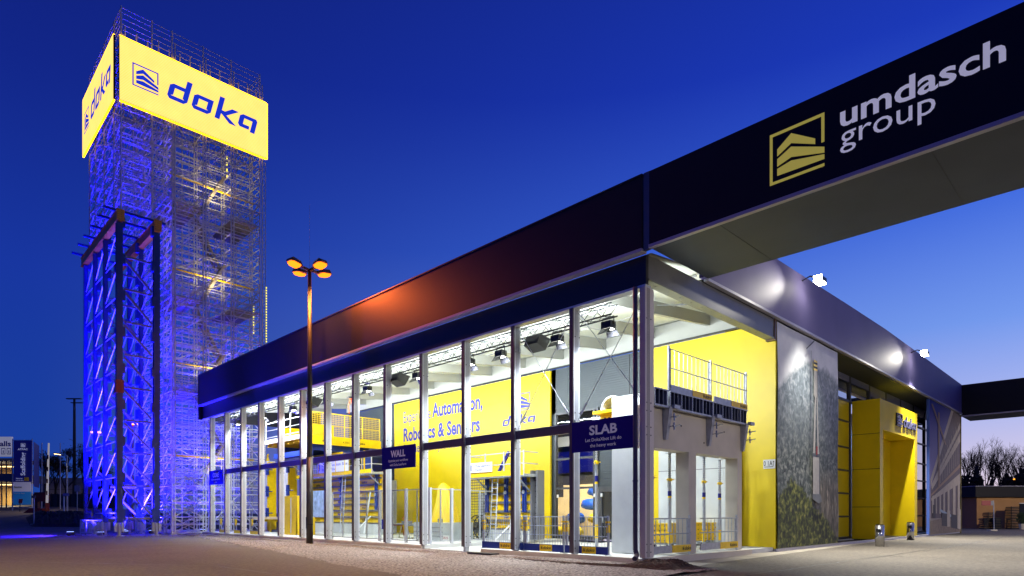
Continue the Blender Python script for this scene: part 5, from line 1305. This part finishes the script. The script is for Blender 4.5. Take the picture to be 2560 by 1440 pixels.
m_.build('lettering', mat('lettering_pale', (200,206,235), .5, emit=.3), b_)
m_ = MB(); slab(m_, 87.95, 60.5, 72, z0+4.15, z0+4.65, .02); m_.build('yellow_patch', YELD, b_)
m_ = MB(); text(m_, 'baumo', Q(87.9, 36, z0+3.15), uq, VZ, 1.05, .28, .03, .03); m_.build('lettering', BLK, t)
m_ = MB(); text(m_, 'baumo App', Q(87.9, 35, z0+2.35), uq, VZ, 1.5, .15, .02, .03); m_.build('lettering', WHITE, t)
fw = Vector((FX,FY,0))
m_ = MB()
for px in (31.5, 80.5):
    for dd in (0, 5.5): c = Q(88+.4, px, z0)+fw*dd; m_.tube(c, c+VZ*10.1, .06, 6)
m_.build('standard', TUBE, t)
m_ = MB(); p = Q(88.4, 80.5, 0)
for z in (.4, 2.2, 4.2, 6.2, 8.2, 9.9): m_.tube(Q(88.4,31.5,z0+z), Q(88.4,80.5,z0+z), .04, 5)
m_.build('ledger', TUBE, t)
m_ = MB(); a_ = Q(88.6, 84, z0+3.4); b2 = Q(94, 97.5, z0+3.4); m_.add([a_, b2, b2+VZ*6.3, a_+VZ*6.3, a_+fw*.05, b2+fw*.05, b2+VZ*6.3+fw*.05, a_+VZ*6.3+fw*.05], [(0,1,2,3),(7,6,5,4),(0,3,7,4),(1,5,6,2),(3,2,6,7),(0,4,5,1)]); m_.build('banner', MATS['banner_blue'], t)
# red striped board, red skip, posts, gate
z0 = gzq(84, 50); t = thing('striped_board', 'red and white striped warning board before the scaffold banners', 'sign', Q(84,51,z0))
m_ = MB(); slab(m_, 84, 45.5, 55, z0+1.15, z0+1.75, .05); m_.build('board', WHITE, t); m_ = MB()
for k in range(3): c = Q(83.95, 46.5+3.2*k, z0+1.15); m_.plate([(0,0),(.13,0),(.22,.6),(.09,.6)], c, uq, VZ, .02)
m_.build('stripe', REDP, t); m_ = MB(); m_.tube(Q(84,50,z0), Q(84,50,z0+1.2), .05, 6); m_.build('post', DARK, t)
z0 = gzq(82, 75); t = thing('boom_gate', 'raised red and white boom gate pole with an orange base', 'boom gate', Q(82,118,gzq(82,118)))
zb = gzq(82,118)+.3
m_ = MB(); m_.box(*[v for v in (Q(82,118,0).x-.22, Q(82,118,0).x+.22, Q(82,118,0).y-.22, Q(82,118,0).y+.22)], zb-.6, zb+1.0); m_.build('housing', ORANGE, t)
for k in range(10):
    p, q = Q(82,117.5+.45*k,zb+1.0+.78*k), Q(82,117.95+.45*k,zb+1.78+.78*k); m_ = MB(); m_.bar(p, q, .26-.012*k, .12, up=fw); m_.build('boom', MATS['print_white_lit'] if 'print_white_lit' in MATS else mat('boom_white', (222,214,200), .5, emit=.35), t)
    if k in (1, 3, 5, 7): m_ = MB(); c = p.lerp(q, .3); m_.bar(c-fw*.07, c-fw*.07+VZ*.55, .17, .02, up=fw); m_.build('red_band', REDP, t)
t = thing('red_skip', 'dark red skip with sloping front beside the boom gate', 'skip', Q(82,72,z0))
m_ = MB(); a_ = Q(82,58,z0); m_.plate([(0,0),(2.3,0),(2.5,.55),(.9,.62)], a_+fw*1.2, uq, VZ, 1.2); m_.build('tub', REDP, t)
m_ = MB(); slab(m_, 82.5, 85, 114, z0+1.5, z0+2.7, .8); slab(m_, 82.5, 86, 94, z0, z0+1.5, .5); m_.build('container', mat('red_dark', (90,18,20), .6), t)
# lamps, masts, signs
def lamp_single(d, px, h, lb):
    z = gzq(d, px); t = thing('road_lamp', lb, 'street lamp', Q(d,px,z)); p = Q(d,px,z)
    m = MB(); m.tube(p, p+VZ*h, .11, 8, .06); m.bar(p+VZ*h, p+VZ*(h+.25)-uq*1.0, .08, .06, up=(0,0,1)); m.build('pole', GALV, t)
    m = MB(); m.bar(p+VZ*(h+.2)-uq*.9, p+VZ*(h+.32)-uq*1.75, .28, .12); m.build('lamp_head', DARK, t)
    m = MB(); m.bar(p+VZ*(h+.1)-uq*.95, p+VZ*(h+.2)-uq*1.7, .22, .06); m.build('lens', emission('warm_lens', (255,214,150), 6), t)
    spot(t, p+VZ*(h-.1)-uq*1.3, p-uq*1.5, 1400, (1,.78,.5), 150)
lamp_single(85, 168, 7.6, 'slim road lamp with one warm head turned left before dark trees')
def mast(d, px, h, lb):
    z = gzq(d, px); p = Q(d,px,z); t = thing('floodlight_mast', lb, 'mast', p)
    m = MB(); m.tube(p, p+VZ*h, .32, 10, .18); m.build('pole', mat('mast_dark', (40,40,48), .6), t)
    m = MB(); m.bar(p+VZ*(h)-uq*1.3, p+VZ*h+uq*1.2, .5, .14); m.bar(p+VZ*(h-.7)-uq*.5, p+VZ*(h-.7)+uq*1.5, .5, .12); m.bar(p+VZ*(h-.7), p+VZ*h, .2, .2, up=fw); m.build('lamp_rack', MATS['mast_dark'], t)
    m = MB(); m.bar(p+VZ*(h*.62)-uq*.9, p+VZ*(h*.60), .06, .06); m.build('bracket', DARK, t)
mast(108, 186, 18.2, 'very tall unlit floodlight mast left of the tower')
z0 = gzq(75, 193); t = thing('back_turned_sign', 'white road sign seen from behind on a thin pole', 'sign', Q(75,193,z0))
m_ = MB(); m_.tube(Q(75,193,z0-.2), Q(75,193,z0+3.7), .045, 6); m_.build('post', GALV, t); m_ = MB(); slab(m_, 74.9, 186, 200, z0+2.95, z0+3.65, .04); m_.build('plate', mat('sign_back', (150,150,158), .5), t)
z0 = gzq(60, 85); t = thing('foot_post_sign', 'thin free standing sign post on a block foot in blue light', 'sign', Q(60,85,z0))
m_ = MB(); m_.tube(Q(60,85,z0), Q(60,85,z0+2.6), .05, 8); m_.build('post', GALV, t); m_ = MB(); slab(m_, 60, 76, 94, z0, z0+.14, .5); m_.build('foot', CONC, t); m_ = MB(); slab(m_, 60, 79, 89, z0+2.6, z0+2.85, .05); m_.build('plate', mat('plate_tan', (150,110,90), .5), t)
z0 = gzq(96, 160); t = thing('side_post', 'pale bollard post with small arm left of road lamp', 'post', Q(80,160,gzq(80,160)))
m_ = MB(); m_.tube(Q(80,160,gzq(80,160)), Q(80,160,gzq(80,160)+2.2), .08, 8); m_.build('post', WHITE, t); m_ = MB(); slab(m_, 79.9, 157, 172, gzq(80,160)+2.25, gzq(80,160)+2.6, .06); m_.build('arm_sign', mat('sign_lilac', (150,140,190), .5), t)
# yard fence and white wall behind
z0 = gzq(100, 160); t = thing('panel_fence', 'dark panel fence behind the mound', 'fence', Q(100,160,z0))
m_ = MB(); slab(m_, 100, 98, 300, z0-.3, z0+2.0, .08); m_.build('panels', mat('fence_dark', (36,46,58), .6), t); m_ = MB()
for k in range(12): slab(m_, 99.9, 98+15*k, 99.4+15*k, z0-.3, z0+2.15, .1)
m_.build('post', DARK, t)
z0 = gzq(118, 160); t = thing('white_hall', 'pale flat roofed hall behind the dark trees', 'building', Q(118,160,z0))
m_ = MB(); slab(m_, 118, 100, 330, z0-.5, z0+4.6, 10); m_.build('wall', mat('hall_pale', (130,122,120), .7), t); m_ = MB()
for z in (1.2, 2.4, 3.6): slab(m_, 117.98, 100, 330, z0+z, z0+z+.06, .02)
m_.build('panel_joint', DARK, t)
# far orange lamps glimpsed through the tower
for d, px, h, lb in ((100, 236, 12.6, 'distant four headed orange lamp glimpsed through the blue frame'), (130, 332, 20, 'distant orange lamp glimpsed inside the blue frame')):
    z = gzq(d, px); p = Q(d,px,z); t = thing('distant_lamp', lb, 'street lamp', p, 'distant orange lamps')
    m_ = MB(); m_.tube(p, p+VZ*h, .12, 8); m_.build('pole', ORANGE, t); m_ = MB(); m_.bar(p+VZ*h-uq*.5, p+VZ*h+uq*.9, .5, .2); m_.build('lens', emission('amber_lens', (255,150,40), 5), t)

# ------------------------------------------------------------------ trees
def tree(p, h, seed, name, label, cat, group, spread=.5, leaves=0, twig=5, stem=.22):
    rt = random.Random(seed); t = thing(name, label, cat, p, group); p = Vector(p)
    tr, cr = MB(), MB(); lf = MB()
    def grow(a, d, ln, r, lv):
        b = a+d*ln; (tr if lv == 0 else cr).tube(a, b, r, 5 if lv < 2 else 3, r*.72, caps=False)
        if lv >= twig:
            for _ in range(leaves):
                c = b+Vector((rt.gauss(0,.25), rt.gauss(0,.25), rt.gauss(0,.25))); s = rt.uniform(.08,.2)
                u_ = Vector((rt.gauss(0,1), rt.gauss(0,1), rt.gauss(0,1))).normalized(); v_ = u_.orthogonal().normalized()
                lf.add([c-u_*s, c+v_*s*.6, c+u_*s, c-v_*s*.6], [(0,1,2,3)])
            return
        for k in range(3 if lv < 3 else rt.choice((2,3))):
            ax_ = Vector((rt.gauss(0,1), rt.gauss(0,1), rt.gauss(0,.25)))
            nd = (d+ax_*spread*(.5+.1*lv)+Vector((0,0,.12))).normalized()
            grow(a.lerp(b, rt.uniform(.72,1)), nd, ln*rt.uniform(.6,.85), r*.6, lv+1)
    grow(p, Vector((rt.gauss(0,.03), rt.gauss(0,.03), 1)).normalized(), h*.30, stem, 0)
    tr.build('trunk', BARK, t); cr.build('crown', BARK, t)
    if leaves: lf.build('foliage', LEAF, t)
for k, (d, px, h) in enumerate(((104,112,8.2),(106,138,9.4),(104,165,10.5),(106,206,11),(110,245,9))):
    tree(Q(d,px,gzq(d,px)), h, 20+k, 'yard_tree', ['small dark tree right of the banner scaffold', 'dark tree behind the raised boom gate', 'dark tree behind the road lamp', 'dark tree beside the floodlight mast', 'dark tree glimpsed through the blue frame'][k], 'tree', 'dark trees behind the mound', .5, 5, 5)
for k, (d, px, h) in enumerate(((88,2412,11),(92,2432,11.5),(90,2458,12),(94,2478,11),(92,2500,12),(94,2522,11),(90,2552,11.5),(96,2580,12),(93,2545,10))):
    tree(Q(d,px,0), h, 50+k, 'bare_tree', ['bare winter tree closest to the end of the hall', 'bare winter tree second from the end of the hall', 'bare winter tree above the roof corner of the low building', 'slim bare winter tree above the leaning stack', 'bare winter tree above the red sign', 'bare winter tree between the red sign and amber lamp', 'bare winter tree by the amber lamp', 'bare winter tree cut by the picture edge', 'smaller bare winter tree under the amber lamp'][k], 'tree', 'bare trees behind the low building', .34, 0, 6, .2)
# thicket behind the low building
g = MB(); rt = random.Random(9)
for k in range(16000):
    px = rt.uniform(2385, 2680); d = rt.uniform(82, 90); top = 5.6+1.0*math.sin(px*.06)+.8*math.sin(px*.17+1)+.5*math.sin(px*.5); z = rt.uniform(0, 1)**.7*top
    c = Q(d, px, z); s = rt.uniform(.14,.5); u_ = Vector((rt.gauss(0,1), rt.gauss(0,1), rt.gauss(0,1))).normalized(); v_ = u_.orthogonal().normalized()
    g.add([c-u_*s, c+v_*s*.5, c+u_*s, c-v_*s*.5], [(0,1,2,3)])
o = g.build('thicket', mat('thicket_leaf', (22,22,24), .95, noise=(1,.4))); o['kind'] = 'stuff'

# ------------------------------------------------------------------ far right: low building and what stands before it
t = thing('low_building', 'low tan building with a deep dark roof edge behind the hall end', 'building', Q(66,2440,0))
m_ = MB(); slab(m_, 66, 2442, 2760, 0, 3.3, 9); m_.build('wall', mat('tan_render', (176,132,84), .8, noise=(1,.06)), t)
m_ = MB(); slab(m_, 65.6, 2439, 2760, 3.3, 4.4, 10); m_.build('roof_edge', mat('roof_dark', (30,28,26), .7), t)
m_ = MB(); slab(m_, 65.55, 2439, 2760, 4.4, 4.46, 10); m_.build('roof_cap', TRIM, t)
m_ = MB(); slab(m_, 65.95, 2549, 2600, 0, 2.6, .08); m_.build('door', DARK, t); m_ = MB(); slab(m_, 65.9, 2549, 2600, 2.6, 2.68, .1); m_.build('door_lintel', WHITE, t)
def stack(d, x0, x1, h, lb):
    t = thing('chair_stack', lb, 'stacked chairs', Q(d,(x0+x1)/2,0), 'dark stacked chairs'); wd = (x1-x0)/1570.8*d; p = Q(d,x0,0); n_ = max(3, int(h/.16))
    for k in range(n_):
        m = MB(); o = .05*math.sin(k*2.1); z = h*k/n_; hh = h/n_*.8
        m.plate([(o,z),(wd+o,z+.03),(wd-.1+o,z+hh),(.1+o,z+hh-.02)], p+fw*.8, uq, VZ, .8); m.build('seat', RUBBER, t)
    m = MB()
    for f_ in (.05, .92): c = p+uq*wd*f_; m.tube(c, c+VZ*h, .03, 5)
    m.build('leg', DARK, t)
stack(64, 2527, 2552, 2.3, 'tallest dark chair stack against tan wall near the door')
stack(64, 2470, 2483, 1.7, 'upright dark chair stack behind the red sign post'); stack(63.6, 2460, 2471, 1.1, 'low dark chair stack left of the red sign post'); stack(63.4, 2487, 2504, 1.15, 'low dark chair stack right of the red sign post')
t = thing('rail_frame', 'thin dark rail frame beside the tallest chair stack', 'rail', Q(64,2520,0))
m_ = MB(); m_.path([Q(64,2517,0), Q(64,2517,1.0), Q(64,2526,1.0)], .05, 5); m_.build('tube', DARK, t)
def car(d, x0, x1, h, m1, lb, plate=False):
    t = thing('parked_car', lb, 'car', Q(d,(x0+x1)/2,0), 'vehicles parked beyond the hall'); wd = (x1-x0)/1570.8*d; p = Q(d,x0,0)
    m = MB(); m.plate([(0,.25),(wd,.25),(wd,h*.55),(wd*.93,h*.62),(wd*.82,h*.97),(wd*.5,h),(wd*.18,h*.97),(wd*.07,h*.62),(0,h*.55)], p+fw*4.2, uq, VZ, 4.2); m.build('body', m1, t)
    m = MB(); m.plate([(wd*.12,h*.64),(wd*.88,h*.64),(wd*.78,h*.92),(wd*.22,h*.92)], p-fw*.0, uq, VZ, .02); m.build('windscreen', mat('car_glass', (40,42,50), .1), t)
    for f_ in (.1, .78): m = MB(); m.plate([(wd*f_,0),(wd*(f_+.13),0),(wd*(f_+.13),.5),(wd*f_,.5)], p+fw*1.2, uq, VZ, .7); m.build('wheel', RUBBER, t)
    for f_ in (.06, .82): m = MB(); m.plate([(wd*f_,h*.42),(wd*(f_+.12),h*.42),(wd*(f_+.12),h*.5),(wd*f_,h*.5)], p, uq, VZ, .03); m.build('tail_light', REDP, t)
    m = MB(); m.plate([(wd*.36,h*.3),(wd*.64,h*.3),(wd*.64,h*.37),(wd*.36,h*.37)], p, uq, VZ, .03); m.build('number_plate', YELD if plate else WHITE, t)
car(70, 2402, 2432, 2.1, mat('van_grey', (120,120,122), .35, .2), 'grey van half hidden by the hall end with yellow plate', True)
car(72, 2428, 2452, 1.45, mat('car_black', (18,18,22), .3), 'low black car between the grey van and tan building')
t = thing('lit_board', 'pale lit board above the grey van beside hall end', 'sign', Q(78,2418,0))
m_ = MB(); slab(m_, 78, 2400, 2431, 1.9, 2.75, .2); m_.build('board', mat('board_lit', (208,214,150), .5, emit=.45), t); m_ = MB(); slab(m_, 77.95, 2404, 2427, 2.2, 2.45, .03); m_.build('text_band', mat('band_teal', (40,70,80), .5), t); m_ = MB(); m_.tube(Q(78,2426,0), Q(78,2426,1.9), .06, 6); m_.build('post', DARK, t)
t = thing('yard_sign', 'thin post carrying a red and white arrow board on block foot', 'sign', Q(57,2485,0))
m_ = MB(); m_.tube(Q(57,2485,.1), Q(57,2483.5,2.75), .04, 8); m_.build('post', GALV, t); m_ = MB(); slab(m_, 57, 2477, 2494, .0, .11, .5); m_.build('foot', CONC, t)
m_ = MB(); slab(m_, 56.95, 2454, 2477, 2.3, 2.72, .03); m_.build('red_board', mat('board_red', (150,56,60), .5), t); m_ = MB(); slab(m_, 56.95, 2477, 2484, 2.3, 2.72, .03); m_.build('grey_board', mat('board_grey', (130,130,140), .5), t)
t = thing('potted_shrub', 'round green shrub in a pale pot at the picture edge', 'plant', Q(62,2557,0))
m_ = MB(); m_.tube(Q(62,2557,0), Q(62,2557,.55), .28, 12, .36); m_.build('pot', CONC, t); m_ = MB(); rt = random.Random(4)
for k in range(900):
    v = Vector((rt.gauss(0,1), rt.gauss(0,1), rt.gauss(0,1))).normalized()*.6*rt.random()**.35; c = Q(62,2557,1.1)+v; u_ = Vector((rt.gauss(0,1), rt.gauss(0,1), rt.gauss(0,1))).normalized(); v_ = u_.orthogonal().normalized(); s = .07
    m_.add([c-u_*s, c+v_*s*.5, c+u_*s, c-v_*s*.5], [(0,1,2,3)])
m_.build('foliage', mat('shrub_leaf', (50,70,34), .8, noise=(4,.3)), t)
p = Q(88, 2537, 0); t = thing('distant_lamp', 'distant amber lamp glowing in front of the bare trees', 'street lamp', p)
m_ = MB(); m_.tube(p, p+VZ*6.3, .06, 6); m_.build('pole', DARK, t); m_ = MB(); m_.bar(p+VZ*6.35-uq*.2, p+VZ*6.35+uq*.25, .2, .14); m_.build('lens', emission('amber_lens', (255,150,40), 5), t)
# unseen pole lamps added beyond the frame's edge to light tan building and forecourt
for p, pw_, lb in ((Vector((52,-16,0)), 15000, 'unseen warm road lamp added at the far side of the forecourt'), (Vector((5,-19,0)), 6500, 'unseen pale road lamp added in the forecourt beside the overhead beam')):
  t = thing('road_lamp', lb, 'street lamp', p)
  m_ = MB(); m_.tube(p, p+VZ*9, .11, 8, .07); m_.build('pole', GALV, t); m_ = MB(); m_.box(p.x-.4, p.x+.4, p.y-.2, p.y+.2, 9, 9.15); m_.build('lamp_head', DARK, t); m_ = MB(); m_.box(p.x-.35, p.x+.35, p.y-.15, p.y+.15, 8.96, 8.995); m_.build('lens', emission('warm_lens', (255,214,150), 6), t)
  spot(t, p+VZ*8.8, p+Vector((5,12,0)), pw_, (1,.88,.70), 150)
for o in bpy.data.objects:
    if '_local' in o: del o['_local']
